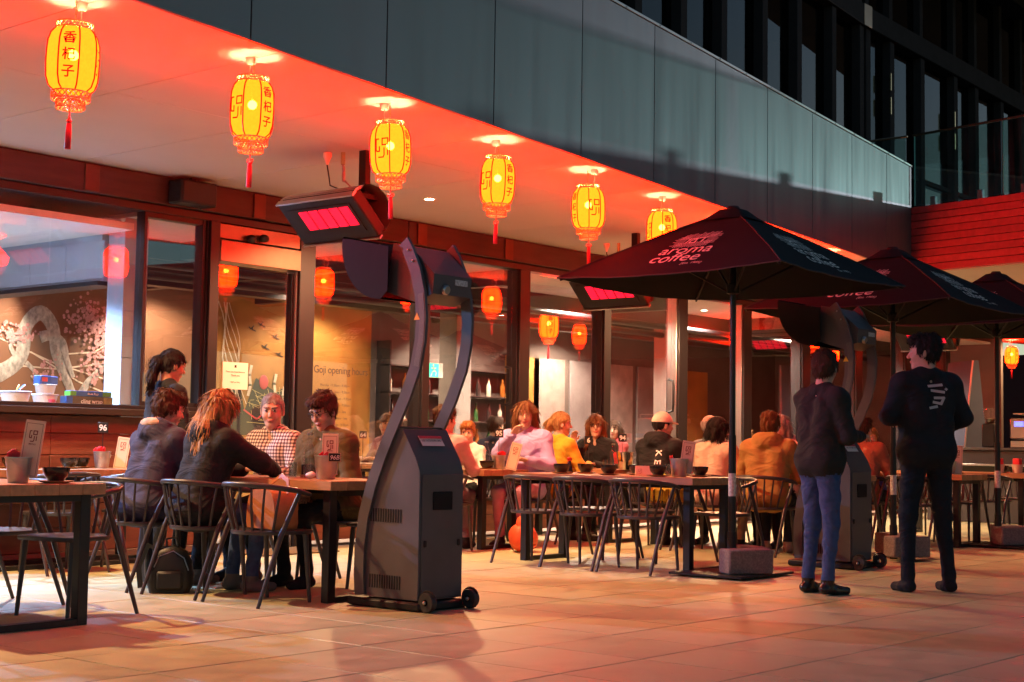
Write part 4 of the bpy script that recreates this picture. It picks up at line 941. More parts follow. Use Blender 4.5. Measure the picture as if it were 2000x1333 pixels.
# sign 94 table
bottle(12.56, 9.13, 'beside the steel wine cooler'); bucket(12.62, 9.02, 'polished like a wine cooler by sign 94', mats=pm('chrome', (.7,.66,.62), .12, 1), r=1.35); sign('94', 12.75, 9.15, 'behind the wine cooler', z=TOP+.0); napkins(12.72, 9.2, 'by sign 94'); tumbler(12.58, 9.25, 'by sign 94'); bowl(12.5, 9.42, 'before the woman with glasses')
t = thing('wine_glass', 'stemmed glass of white wine on the sign 94 table', 'glass', (12.5, 9.66, TOP+.0006)); part('goblet', MB().lathe([(.032,0),(.032,.002),(.004,.006),(.0035,.085),(.02,.095),(.036,.125),(.038,.15),(.032,.19)], 18), cleargl, t); part('wine', MB().lathe([(0,.09),(.02,.098),(.034,.125),(.036,.14),(0,.14)], 18), pm('wine', (.75,.55,.15), .05), t)
t = thing('serving_board', 'dark serving board with leftovers on the sign 94 table', 'board', (12.75, 9.75, TOP+.0006), R(20)); part('board', MB().box(-.17,-.1,0,.17,.1,.02,bev=.005), sauc, t); part('handle', MB().box(.172,-.02,.004,.25,.02,.018,bev=.003), sauc, t)
sign('93', 12.9, 8.0, 'behind the man in tan', z=TOP); bottle(12.95, 7.6, 'on the table of the man in tan jacket'); bowl(12.8, 7.4, 'before the man in tan jacket'); tumbler(13.0, 7.9, 'before the woman in cream coat')
# far tables
bucket(14.98, 6.50, 'behind the man in black'); menu(15.05, 6.45, 'curling beside the bucket behind the man in black', z=TOP+.001, h=.30, tilt=4); napkins(14.97, 6.52, 'behind the man in black'); bowl(14.92, 6.62, 'before the tall menu'); bowl(15.25, 6.55, 'behind the tall menu'); bowl(15.2, 7.0, 'second behind the tall menu'); bowl(15.22, 7.4, 'third behind the tall menu')
for k, (x, y) in enumerate(((16.9,6.72),(16.95,6.52),(17.1,6.6))):
    w = ('nearer the third umbrella pole', 'nearer the frame edge', 'behind the other two')[k]
    t = thing('napkin_tumbler', f'tumbler stuffed with bright red napkins {w}', 'glass', (x, y, TOP+.0006), 0, 'napkin tumblers'); part('glass', MB().lathe([(0,.0),(.042,0),(.055,.10),(.05,.10),(.04,.006),(0,.006)], 16), pm('frosted', (.6,.45,.35), .4), t); part('napkins', MB().box(-.045,-.03,.09,.045,.03,.17,bev=.008), redn, t)
bowl(17.05, 6.75, 'among the red topped tumblers'); soy(17.0, 6.42, 'among the red topped tumblers')
sign('64', 12.1, 12.4, 'inside behind the glass', z=TOP); sign('6', 12.42, 9.35, 'before the woman with glasses', z=TOP+.0, h=.27)

# ---------------------------------------------------------------- things on the service window bench
def carton(x, y, z, l, w, h, rz, cols, text, label, flip=False):
    t = thing('wrap_carton', label, 'box', (x, y, z), R(rz), 'cling wrap cartons')
    part('carton', MB().box(-l/2,-w/2,0,l/2,w/2,h,bev=.002), cols[0], t); part('end_band', MB().box(-l/2-.001,-w/2-.001,.004,-l/2+.06,w/2+.001,h-.004), cols[1], t); part('end_band', MB().box(l/2-.09,-w/2-.001,.004,l/2+.001,w/2+.001,h-.004), cols[2], t)
    m = MB(); sg = -1 if flip else 1
    lettering(m, text, lambda a, b: (sg*a+.02, -w/2-.0016, h/2-.006+sg*b-sg*.01), h*.62, bold=.012); part('carton_text', m, pm('number_white', (.85,.84,.82), .6), t)
olive = pm('carton_olive', (.10,.055,.03), .5); green = pm('carton_green', (.12,.42,.05), .5); blue = pm('carton_blue', (.03,.10,.42), .5); tan_ = pm('carton_tan', (.62,.35,.14), .6); oliv2 = pm('carton_leaf', (.28,.22,.05), .5, var=.5, vs=30)
carton(7.38, 10.96, 1.272, .46, .09, .085, 0, (olive, blue, oliv2), 'cling wrap', 'brown cling wrap carton on the window bench')
carton(7.40, 10.97, 1.3585, .42, .08, .045, 2, (blue, green, green), 'cling wrap', 'blue cling wrap carton upside down on the brown one', True)
tub = pm('tub_plastic', (.75,.80,.86), .35)
for k, (x, y, z, s, w) in enumerate(((6.72,11.0,1.272,1.1,'with ladles, on the bench'),(7.03,11.05,1.272,.95,'right of the ladle tub'),(7.03,11.05,1.37,.8,'stacked on another tub'),(6.35,11.02,1.272,1.0,'at the frame edge of the bench'))):
    t = thing('plastic_tub', f'white plastic tub {w}', 'tub', (x, y, z), 0, 'plastic tubs'); part('tub', MB().lathe([(0,.002),(.09*s,.002),(.11*s,.09*s),(.118*s,.092*s),(.118*s,.098*s),(.107*s,.096*s),(.088*s,.008),(0,.008)], 20), tub, t)
    part('rim', MB().lathe([(.118*s,.09*s),(.122*s,.095*s),(.118*s,.1*s)], 20), tub, t)
for k, (a, c) in enumerate(((30, (.1,.25,.6)), (-25, (.7,.7,.75)), (60, (.75,.45,.1)))):
    tag(part('ladle', MB().tube([(0,0,.02),(.07*math.cos(R(a)), .03, .12),(.13*math.cos(R(a)), .05, .15)], .008, 6).ball((0,0,.03),(.035,.035,.02)), pm(f'ladle_{k}', c, .4), None, (6.72, 11.0, 1.285)), f'{("blue", "grey", "orange")[k]} handled spoon in the ladle tub', 'spoon', 'spoons in the tub')
t = thing('snack_box', 'small blue packet on top of the stacked tubs', 'box', (7.02, 11.04, 1.452)); part('packet', MB().box(-.08,-.05,0,.03,.05,.07,bev=.004), blue, t); part('red_patch', MB().box(-.06,-.0512,.02,-.01,-.0505,.055), pm('painted_red', (.6,.07,.09), .6), t); part('second_packet', MB().box(.032,-.04,0,.10,.04,.065,bev=.004), pm('carton_blue2', (.05,.14,.5), .5), t)
t = thing('pink_cup', 'small pink cup on the window bench', 'cup', (7.02, 10.93, 1.272)); part('cup', MB().lathe([(0,0),(.022,0),(.03,.05),(.026,.05),(.02,.005),(0,.005)], 12), pm('pink', (.7,.08,.2), .4), t); part('handle', MB().tube([(.028,0,.04),(.045,0,.03),(.025,0,.012)], .004, 5), pm('pink', (.7,.08,.2), .4), t)
t = thing('exit_sign', 'small green lit exit sign inside the dining room', 'sign', (14.47, 13.5, 1.98)); part('case', MB().box(-.1,0,-.1,.18,.04,.1,bev=.004), plast, t); part('face', MB().box(-.09,-.004,-.09,.09,-.0005,.09), em('exit_green', (.03,.75,.38), 1.3), t)
m = MB(); fx = lambda a, b: (a, -.006, b); [stroke(m, q, .018, fx) for q in ([(-.02,.05),(.0,.0),(.04,-.03),(.03,-.07)],[(0,0),(-.04,-.03),(-.06,-.07)],[(-.05,.03),(-.01,.02),(.03,.03)])]; m.add([fx(-.02+.016*math.cos(a), .068+.016*math.sin(a)) for a in np.linspace(0, 5.6, 8)], [list(range(8))]); part('running_figure', m, pm('number_white', (.85,.84,.82), .6), t)

# ---------------------------------------------------------------- bags, shawl, mat
leath = pm('tan_leather', (.42,.15,.05), .45, var=.25, vs=12, bump=.15, bs=70)
t = thing('leather_bag', 'tan leather handbag on the empty chair', 'bag', (6.17, 7.12, .455), R(80))
bmsh = MB(); prof = [(-.17,0),(.17,0),(.185,.04),(.175,.16),(.14,.23),(.10,.25),(-.10,.25),(-.14,.23),(-.175,.16),(-.185,.04)]
n = len(prof); bmsh.add([(x*k, y, z*(1 if abs(y) < .05 else .96)) for y, k in ((-.085,.93),(-.06,1),(.06,1),(.085,.93)) for x, z in prof], [(j*n+i, j*n+(i+1)%n, (j+1)*n+(i+1)%n, (j+1)*n+i) for j in range(3) for i in range(n)] + [list(range(n))[::-1], [3*n+i for i in range(n)]])
part('body', bmsh, leath, t, sharp=60); part('flap', MB().prism([(-.15,.25),(.15,.25),(.16,.12),(.10,.085),(-.10,.085),(-.16,.12)], -.092, -.087, ax='y'), leath, t)
part('strap', MB().rect([(-.15,-.02,.22),(-.13,-.03,.30),(-.02,-.05,.33),(.10,-.05,.28),(.15,-.03,.20)], .014, .003), leath, t)
part('buckle', MB().box(-.02,-.098,.09,.02,-.0925,.12,bev=.002), pm('brass', (.7,.5,.25), .25, 1), t)
bkp = pm('nylon_black', (.012,.012,.014), .5, bump=.1)
t = thing('backpack', 'black backpack slumped on the floor under the woman in black', 'bag', (6.05, 7.97, 0), R(-42))
m = MB(); pr_ = [(-.13,.0),(.12,0),(.15,.06),(.135,.20),(.10,.27),(.02,.31),(-.07,.29),(-.12,.22),(-.15,.08)]; n = len(pr_)
m.add([(x*k+.02*y*4, y, z*q) for y, k, q in ((-.075,.72,.86),(-.06,.90,.95),(-.03,1,1),(.03,1,1),(.06,.92,.95),(.075,.75,.88)) for x, z in pr_], [(j*n+i, j*n+(i+1)%n, (j+1)*n+(i+1)%n, (j+1)*n+i) for j in range(5) for i in range(n)] + [list(range(n))[::-1], [5*n+i for i in range(n)]]); part('body', m, bkp, t, sharp=70)
part('front_pocket', MB().box(-.09,-.105,.02,.09,-.07,.15,bev=.02), bkp, t); part('zip', MB().tube([(-.10,-.078,.17),(-.07,-.076,.24),(.02,-.072,.275),(.09,-.076,.23),(.12,-.078,.15)], .004, 5), steel, t)
part('strap', MB().rect([(-.08,.07,.26),(-.16,.11,.30),(-.22,.12,.16),(-.20,.10,.02)], .018, .004), bkp, t); part('grab_loop', MB().tube([(-.03,0,.30),(-.03,-.01,.35),(.03,-.01,.36),(.05,0,.30)], .008, 6), bkp, t)
t = thing('shopping_bag', 'bright orange cloth bag slumped on the floor below sign 95', 'bag', (10.75, 8.85, 0), R(30))
m = MB().ball((0,0,.13), (.20,.13,.14), n=18, k=10).ball((-.03,0,.25), (.06,.06,.10), n=12, k=8); m.v = [(a*(1+.08*math.sin(31*c+12*b)), b*(1+.1*math.sin(23*a+9*c)), max(.002, c+.012*math.sin(25*a)*math.cos(31*b))) for a, b, c in m.v]
part('sack', m, pm('orange_cloth', (.75,.10,.03), .6, var=.2, bump=.3, bs=20), t, sharp=70); part('handles', MB().tube([(-.08,0,.28),(-.09,0,.38),(-.01,0,.40),(.02,0,.29)], .01, 6), MT['orange_cloth'], t)
t = thing('yellow_shawl', 'yellow fringed shawl draped over an empty chair back', 'shawl', (10.98, 7.40, 0), 0)
m = MB(); nx = 20
rows = [(-.04,.62),(-.02,.70),(0,.755),(.03,.74),(.05,.62),(.055,.52)]
vs = [(a-.05*abs(math.sin(i*1.3))*.25, -.2+.4*i/nx, z+.012*math.sin(i*1.9)) for a, z in rows for i in range(nx+1)]
m.add(vs, [(j*(nx+1)+i, j*(nx+1)+i+1, (j+1)*(nx+1)+i+1, (j+1)*(nx+1)+i) for j in range(len(rows)-1) for i in range(nx)]); part('cloth', m, pm('yellow_cloth', (.72,.42,.03), .8, var=.5, vs=18), t, sharp=80)
m = MB(); [m.tube([(-.04,-.2+.4*i/24,.62),(-.045+rnd.uniform(-.01,.01),-.2+.4*i/24,.50)], .003, 4) for i in range(25)]; part('fringe', m, MT['yellow_cloth'], t)
part_mat = tag(part('door_mat', MB().box(-.45,-.3,.002,.45,.3,.014,bev=.004), pm('mat_fibre', (.16,.12,.08), .95, bump=.5, bs=150), None, (8.95, 10.2, 0)), 'brown fibre mat lying before the sliding door', 'mat')
# ---------------------------------------------------------------- coffee counter under the wing
t = thing('coffee_counter', 'dark counter under the wing carrying the coffee machine', 'counter', (20.7, 7.0, 0))
part('front', MB().box(-.30, -3.0, 0, .40, 2.2, 1.02, bev=.01), pm('counter_dark', (.04,.035,.035), .5), t); part('top', MB().box(-.36, -3.05, 1.022, .45, 2.25, 1.06, bev=.006), pm('counter_top', (.10,.09,.09), .25), t); part('ledge', MB().box(-.50, -3.0, .80, -.303, 2.2, .83, bev=.004), steel, t)
t = thing('espresso_machine', 'silver espresso machine on the dark counter', 'coffee machine', (20.7, 7.75, 1.06))
part('body', MB().box(-.22,-.55,.12,.22,.25,.42,bev=.02), steel, t); part('drip_tray', MB().box(-.28,-.52,0,.2,.22,.10,bev=.01), steel, t); part('cup_rail', MB().tube([(-.2,-.5,.48),(-.2,.2,.48),(.2,.2,.48)], .01, 6).tube([(-.2,-.5,.42),(-.2,-.5,.48)], .008, 6), steel, t)
part('display', MB().box(-.226,.05,.30,-.2205,.18,.37), em('display_blue', (.1,.12,1), 1.6), t)
for y in (-.35,-.1): part('group_head', MB().lathe([(.035,.0),(.035,.06),(.028,.07)], 12, c=(-.25,y,.16)), steel, t)
t = thing('coffee_grinder', 'coffee grinder with glass hopper beside the espresso machine', 'grinder', (20.55, 8.30, 1.06)); part('body', MB().box(-.09,-.1,0,.09,.1,.34,bev=.02), hblk, t); part('hopper', MB().lathe([(.05,.34),(.10,.44),(.10,.55),(.105,.56)], 16), cleargl, t); part('beans', MB().lathe([(.045,.345),(.08,.41),(0,.42)], 14), pm('beans', (.05,.02,.01), .4), t)
for k, (y, c, l) in enumerate(((6.3,(.12,.35,.6),'blue and white card box on the counter'),(6.0,(.7,.05,.05),'red card box on the counter'))):
    t = thing('card_box', l, 'box', (20.45, y+1.0, 1.06)); part('box', MB().box(-.04,-.09,0,.04,.09,.16,bev=.003), pm(f'cardbox_{k}', c, .5), t); part('stripe', MB().box(-.0415,-.085,.05,-.0405,.085,.09), wp, t)
t = thing('blind_board', 'dark blue blind beyond the third umbrella', 'sign', (22.2, 9.4, 0), R(-40)); part('board', MB().prism([(-.3,0),(.3,0),(.05,2.4),(-.05,2.4)], -.4, .4, ax='y'), pm('blind_blue', (.05,.07,.12), .6), t); part('rim', MB().tube([(-.3,-.405,0),(-.05,-.405,2.4)], .015, 6), steel, t)  # wedge board put in for the bluish blind in the dark

# ---------------------------------------------------------------- bar shelves inside
t = thing('bar_shelving', 'dark bar shelves with bottles inside, beside the gold mural', 'shelves', (15.35, 15.2, 0))
for z in (.95, 1.35, 1.75, 2.15): part('shelf_board', MB().box(0, 0, z-.02, 3.0, .28, z, bev=.003), rustd, t)
for x in (0, 1.5, 2.97): part('upright', MB().box(x, .0, 0, x+.03, .285, 2.5, bev=.003), dark, t)
bcol = [pm('bottle_green', (.03,.09,.03), .1), pm('bottle_amber', (.30,.10,.02), .1), pm('bottle_clear', (.5,.48,.42), .1), pm('bottle_dark', (.03,.02,.02), .1)]
bms = [MB().lathe([(0,0),(.036,0),(.037,.01),(.037,.17),(.014,.23),(.013,.29),(0,.29)], 12).mesh('liquor_bottle', c) for c in bcol]
ord2 = ('first','second','third','fourth','fifth','sixth','seventh','eighth','ninth','last'); lvl = ('lowest', 'second', 'third')
for j, z in enumerate((.95, 1.35, 1.75)):
    for k in range(10):
        o = link('liquor_bottle', bms[(k*7+j*3) % 4], None, (15.48+k*.28+rnd.uniform(-.03,.03), 15.32+rnd.uniform(-.03,.03), z+.0006))
        tag(o, f'{("green", "amber", "clear", "dark")[(k*7+j*3) % 4]} liquor bottle, {ord2[k]} along the {lvl[j]} bar shelf inside', 'bottle', 'liquor bottles on the bar shelves')

for x, y, w in ((12.85,8.3,'before the white cap'),(13.05,7.2,'at the near end of the tan jacket table'),(12.85,9.9,'beside the serving board'),(10.35,6.95,'beside the bucket on the long table'),(15.1,7.7,'on the rust coat table'),(11.1,10.0,'before the boy, beside the menu')): tumbler(x, y, w)
for x, y, w in ((13.0,8.5,'before the white cap diner'),(15.0,7.35,'before the person in rust coat'),(12.7,10.2,'at the glass end of the sign 94 table')): bowl(x, y, w)
# ---------------------------------------------------------------- people
def snet(F, org, h):
    s = F < 0
    sl = lambda a, d: s[d[0]:s.shape[0]-1+d[0], d[1]:s.shape[1]-1+d[1], d[2]:s.shape[2]-1+d[2]]
    C8 = [(i, j, k) for i in (0, 1) for j in (0, 1) for k in (0, 1)]
    cnt = sum(sl(s, d).astype(np.int8) for d in C8); act = (cnt > 0) & (cnt < 8)
    idx = -np.ones(act.shape, np.int64); I = np.argwhere(act); idx[act] = np.arange(len(I))
    acc = np.zeros((len(I), 3)); w = np.zeros(len(I))
    for a in C8:
        for ax in range(3):
            if a[ax]: continue
            b = list(a); b[ax] = 1
            fa = F[I[:,0]+a[0], I[:,1]+a[1], I[:,2]+a[2]]; fb = F[I[:,0]+b[0], I[:,1]+b[1], I[:,2]+b[2]]
            m = (fa < 0) != (fb < 0); t = fa[m]/(fa[m]-fb[m])
            p = np.tile(np.array(a, float), (m.sum(), 1)); p[:, ax] = t; acc[m] += p; w[m] += 1
    V = np.array(org) + h*(I + acc/w[:, None]); Q = []
    for ax in range(3):
        o1, o2 = [(1, 2), (2, 0), (0, 1)][ax]
        A = s.take(range(0, s.shape[ax]-1), ax); B = s.take(range(1, s.shape[ax]), ax)
        E_ = np.argwhere(A != B)
        E_ = E_[(E_[:, o1] > 0) & (E_[:, o2] > 0) & (E_[:, o1] < s.shape[o1]-1) & (E_[:, o2] < s.shape[o2]-1)]
        def cell(d1, d2):
            c = E_.copy(); c[:, o1] -= d1; c[:, o2] -= d2; return idx[c[:, 0], c[:, 1], c[:, 2]]
        q = np.stack([cell(1, 1), cell(0, 1), cell(0, 0), cell(1, 0)], 1)
        ins = s[E_[:, 0], E_[:, 1], E_[:, 2]]
        q[~ins] = q[~ins][:, ::-1]; Q.append(q)
    return V, np.concatenate(Q)
class SDF:
    def __init__(s): s.p = []
    def rc(s, a, b, r1, r2=None, m=0, k=.03): s.p.append(('c', np.array(a, float), np.array(b, float), r1, r1 if r2 is None else r2, m, k)); return s
    def el(s, c, r, m=0, k=.03, Rm=None): s.p.append(('e', np.array(c, float), np.array(r, float), Rm, None, m, k)); return s
    def run(s, h, wr=0, cut=None, strand=0):
        lo = np.full(3, 1e9); hi = -lo
        for q in s.p:
            if q[0] == 'c': L_ = np.minimum(q[1], q[2])-max(q[3], q[4]); U_ = np.maximum(q[1], q[2])+max(q[3], q[4])
            else: e = q[2] if q[3] is None else np.full(3, q[2].max()); L_, U_ = q[1]-e, q[1]+e
            lo = np.minimum(lo, L_); hi = np.maximum(hi, U_)
        lo -= 4*h + .012; hi += 4*h + .012; n = np.ceil((hi-lo)/h).astype(int)+1
        g = [lo[i] + h*np.arange(n[i]) for i in range(3)]
        F = np.full(n, .5, np.float32); D = np.full(n, 9., np.float32); ID = np.zeros(n, np.int8)
        for q in s.p:
            if q[0] == 'c': L_ = np.minimum(q[1], q[2])-max(q[3], q[4]); U_ = np.maximum(q[1], q[2])+max(q[3], q[4])
            else: e = q[2] if q[3] is None else np.full(3, q[2].max()); L_, U_ = q[1]-e, q[1]+e
            pad = q[6] + 3*h + .02
            i0 = np.maximum(((L_-pad-lo)/h).astype(int), 0); i1 = np.minimum(((U_+pad-lo)/h).astype(int)+2, n)
            X = g[0][i0[0]:i1[0], None, None]; Y = g[1][None, i0[1]:i1[1], None]; Z = g[2][None, None, i0[2]:i1[2]]
            if q[0] == 'c':
                ba = q[2]-q[1]; L2 = max(ba.dot(ba), 1e-9); x, y, z = X-q[1][0], Y-q[1][1], Z-q[1][2]
                t = np.clip((x*ba[0]+y*ba[1]+z*ba[2])/L2, 0, 1)
                d = np.sqrt((x-t*ba[0])**2+(y-t*ba[1])**2+(z-t*ba[2])**2) - (q[3]+(q[4]-q[3])*t)
            else:
                x, y, z = X-q[1][0], Y-q[1][1], Z-q[1][2]
                if q[3] is not None:
                    Rm = np.array(q[3]); x, y, z = (Rm[0,0]*x+Rm[1,0]*y+Rm[2,0]*z), (Rm[0,1]*x+Rm[1,1]*y+Rm[2,1]*z), (Rm[0,2]*x+Rm[1,2]*y+Rm[2,2]*z)
                r = q[2]; k0 = np.sqrt((x/r[0])**2+(y/r[1])**2+(z/r[2])**2); k1 = np.sqrt((x/r[0]**2)**2+(y/r[1]**2)**2+(z/r[2]**2)**2)+1e-9
                d = k0*(k0-1)/k1
            S_ = np.s_[i0[0]:i1[0], i0[1]:i1[1], i0[2]:i1[2]]
            d = np.broadcast_to(d, F[S_].shape); f = F[S_]; k = q[6]
            hh = np.clip(.5+.5*(f-d)/k, 0, 1); F[S_] = f*(1-hh)+d*hh-k*hh*(1-hh)
            u = d < D[S_]; D[S_] = np.where(u, d, D[S_]); ID[S_] = np.where(u, q[5], ID[S_])
        X, Y, Z = g[0][:, None, None], g[1][None, :, None], g[2][None, None, :]
        if wr:
            F += wr*(np.sin(24*X+11*Z+2*np.sin(13*Y))*np.sin(33*Z+9*Y+1.7*np.sin(21*X)) + .6*np.sin(47*Z+19*X-23*Y+2*np.sin(15*Z)))
        if strand: F += strand*(np.sin(150*Y+2*np.sin(30*Z)+40*X)+.7*np.sin(95*X+60*Y+3*np.sin(25*Z)))
        if cut is not None: F = np.maximum(F, cut(X, Y, Z))
        V, Q = snet(F, lo, h)
        c = V[Q].mean(1); ii = np.clip(np.rint((c-lo)/h).astype(int), 0, n-1)
        return V, Q, ID[ii[:, 0], ii[:, 1], ii[:, 2]]
def sdf_mesh(name, pieces, mats):
    V = np.concatenate([p[0] for p in pieces]); off = 0; Q = []; I = []
    for v, q, i in pieces: Q.append(q+off); I.append(i); off += len(v)
    Q = np.concatenate(Q); I = np.concatenate(I); me = bpy.data.meshes.new(name)
    me.vertices.add(len(V)); me.vertices.foreach_set('co', V.astype(np.float32).ravel())
    me.loops.add(Q.size); me.loops.foreach_set('vertex_index', Q.astype(np.int32).ravel())
    me.polygons.add(len(Q)); me.polygons.foreach_set('loop_start', np.arange(0, Q.size, 4, dtype=np.int32))
    me.update(calc_edges=True); me.validate()
    for m in mats: me.materials.append(m)
    me.polygons.foreach_set('material_index', I.astype(np.int32)[:len(me.polygons)]); me.polygons.foreach_set('use_smooth', [True]*len(me.polygons)); me.update()
    return me
def tufts(V, Q, n, crown, length, seed=1, w=.0045, lift=.010, down=0.0):
    """loose locks lying over a hair mass, flowing from the crown outwards"""
    rg = np.random.default_rng(seed); f = rg.integers(0, len(Q), n); P = V[Q[f]]
    u = rg.random((n, 1)); v = rg.random((n, 1)); p = (P[:,0]*(1-u)+P[:,1]*u)*(1-v) + (P[:,3]*(1-u)+P[:,2]*u)*v
    nr = np.cross(P[:,2]-P[:,0], P[:,3]-P[:,1]); nr /= np.linalg.norm(nr, axis=1, keepdims=True)+1e-9
    d = p-crown; d = d/(np.linalg.norm(d, axis=1, keepdims=True)+1e-9); d[:,2] -= down
    d = d + rg.normal(0, .28, (n, 3)); d -= nr*(d*nr).sum(1, keepdims=True); d /= np.linalg.norm(d, axis=1, keepdims=True)+1e-9
    s_ = np.cross(nr, d); L_ = length*rg.uniform(.5, 1.3, (n, 1)); W_ = w*rg.uniform(.5, 1.4, (n, 1)); lf = lift*rg.uniform(.2, 1.2, (n, 1)); rows = []
    for t, ww, h in ((0, 1, -.002), (.45, .8, .55), (.8, .5, .7), (1, .08, .45)):
        c = p + d*L_*t + nr*(lf*h); c[:,2] -= (L_[:,0]*t)**2*3.0*(.3+down); rows += [c-s_*W_*ww, c+s_*W_*ww]
    VV = np.stack(rows, 1).reshape(-1, 3); b = (np.arange(n)*8)[:, None]
    QQ = np.concatenate([b+np.array([[2*k, 2*k+1, 2*k+3, 2*k+2]]) for k in range(3)])
    return VV, QQ, np.zeros(len(QQ), np.int8)
def cloth(name, c, rough=.85, **kw):
    if name in MT: return MT[name]
    m = pm(name, c, rough, var=kw.pop('var', .18), vs=kw.pop('vs', 9), bump=.25, bs=kw.pop('bs', 140), spec=.25, **kw)
    n, l = m.node_tree.nodes, m.node_tree.links; b1 = [x for x in n if x.bl_idname == 'ShaderNodeBump'][0]   # folds under the weave
    tc = [x for x in n if x.bl_idname == 'ShaderNodeTexCoord'][0]; mp = n.new('ShaderNodeMapping'); mp.inputs['Scale'].default_value = (1, 1, 1.6); l.new(tc.outputs['Object'], mp.inputs[0])
    nz = n.new('ShaderNodeTexNoise'); nz.inputs['Scale'].default_value = 3.4; nz.inputs['Detail'].default_value = 2.2; nz.inputs['Distortion'].default_value = 1.8; l.new(mp.outputs[0], nz.inputs[0])
    b2 = n.new('ShaderNodeBump'); b2.inputs['Strength'].default_value = .55; b2.inputs['Distance'].default_value = .06; l.new(nz.outputs[0], b2.inputs['Height']); l.new(b2.outputs[0], b1.inputs['Normal'])
    return m
skins = [pm('skin_fair', (.58,.35,.26), .58, var=.12, vs=35, bump=.1, bs=160, spec=.3), pm('skin_tan', (.46,.26,.17), .58, var=.12, vs=35, bump=.1, bs=160, spec=.3)]
eyew = pm('eye_white', (.42,.36,.33), .35); eyed = pm('eye_dark', (.02,.012,.01), .2); lipm = pm('lip', (.50,.17,.14), .45)
def hairm(n, c): return pm('hair_'+n, c, .62, var=.5, vs=22, stretch=(3,3,.4), bump=.8, bs=55, spec=.25)
HB, HK, HG, HL, HS, HR_ = hairm('brown', (.075,.035,.02)), hairm('black', (.016,.012,.011)), hairm('grey', (.32,.29,.27)), hairm('blonde', (.42,.22,.08)), hairm('auburn', (.20,.08,.03)), hairm('ginger', (.48,.20,.06))
def gingham():
    m = bpy.data.materials.new('checked_shirt'); m.use_nodes = True; n, l = m.node_tree.nodes, m.node_tree.links; b = n['Principled BSDF']; b.inputs['Roughness'].default_value = .85
    tc = n.new('ShaderNodeTexCoord'); sp_ = n.new('ShaderNodeSeparateXYZ'); l.new(tc.outputs['Object'], sp_.inputs[0]); v = []
    for ax in (1, 2):
        a = n.new('ShaderNodeMath'); a.operation = 'MULTIPLY'; a.inputs[1].default_value = 250; l.new(sp_.outputs[ax], a.inputs[0])
        s_ = n.new('ShaderNodeMath'); s_.operation = 'SINE'; l.new(a.outputs[0], s_.inputs[0]); g = n.new('ShaderNodeMath'); g.operation = 'GREATER_THAN'; g.inputs[1].default_value = .15; l.new(s_.outputs[0], g.inputs[0]); v.append(g)
    ad = n.new('ShaderNodeMath'); ad.operation = 'ADD'; l.new(v[0].outputs[0], ad.inputs[0]); l.new(v[1].outputs[0], ad.inputs[1])
    r = n.new('ShaderNodeValToRGB'); dv = n.new('ShaderNodeMath'); dv.operation = 'MULTIPLY'; dv.inputs[1].default_value = .5; l.new(ad.outputs[0], dv.inputs[0]); l.new(dv.outputs[0], r.inputs[0])
    e = r.color_ramp.elements; e[0].color = (.72,.66,.60,1); e[1].color = (.05,.03,.035,1); x = e.new(.5); x.color = (.26,.17,.16,1); l.new(r.outputs[0], b.inputs['Base Color']); return m
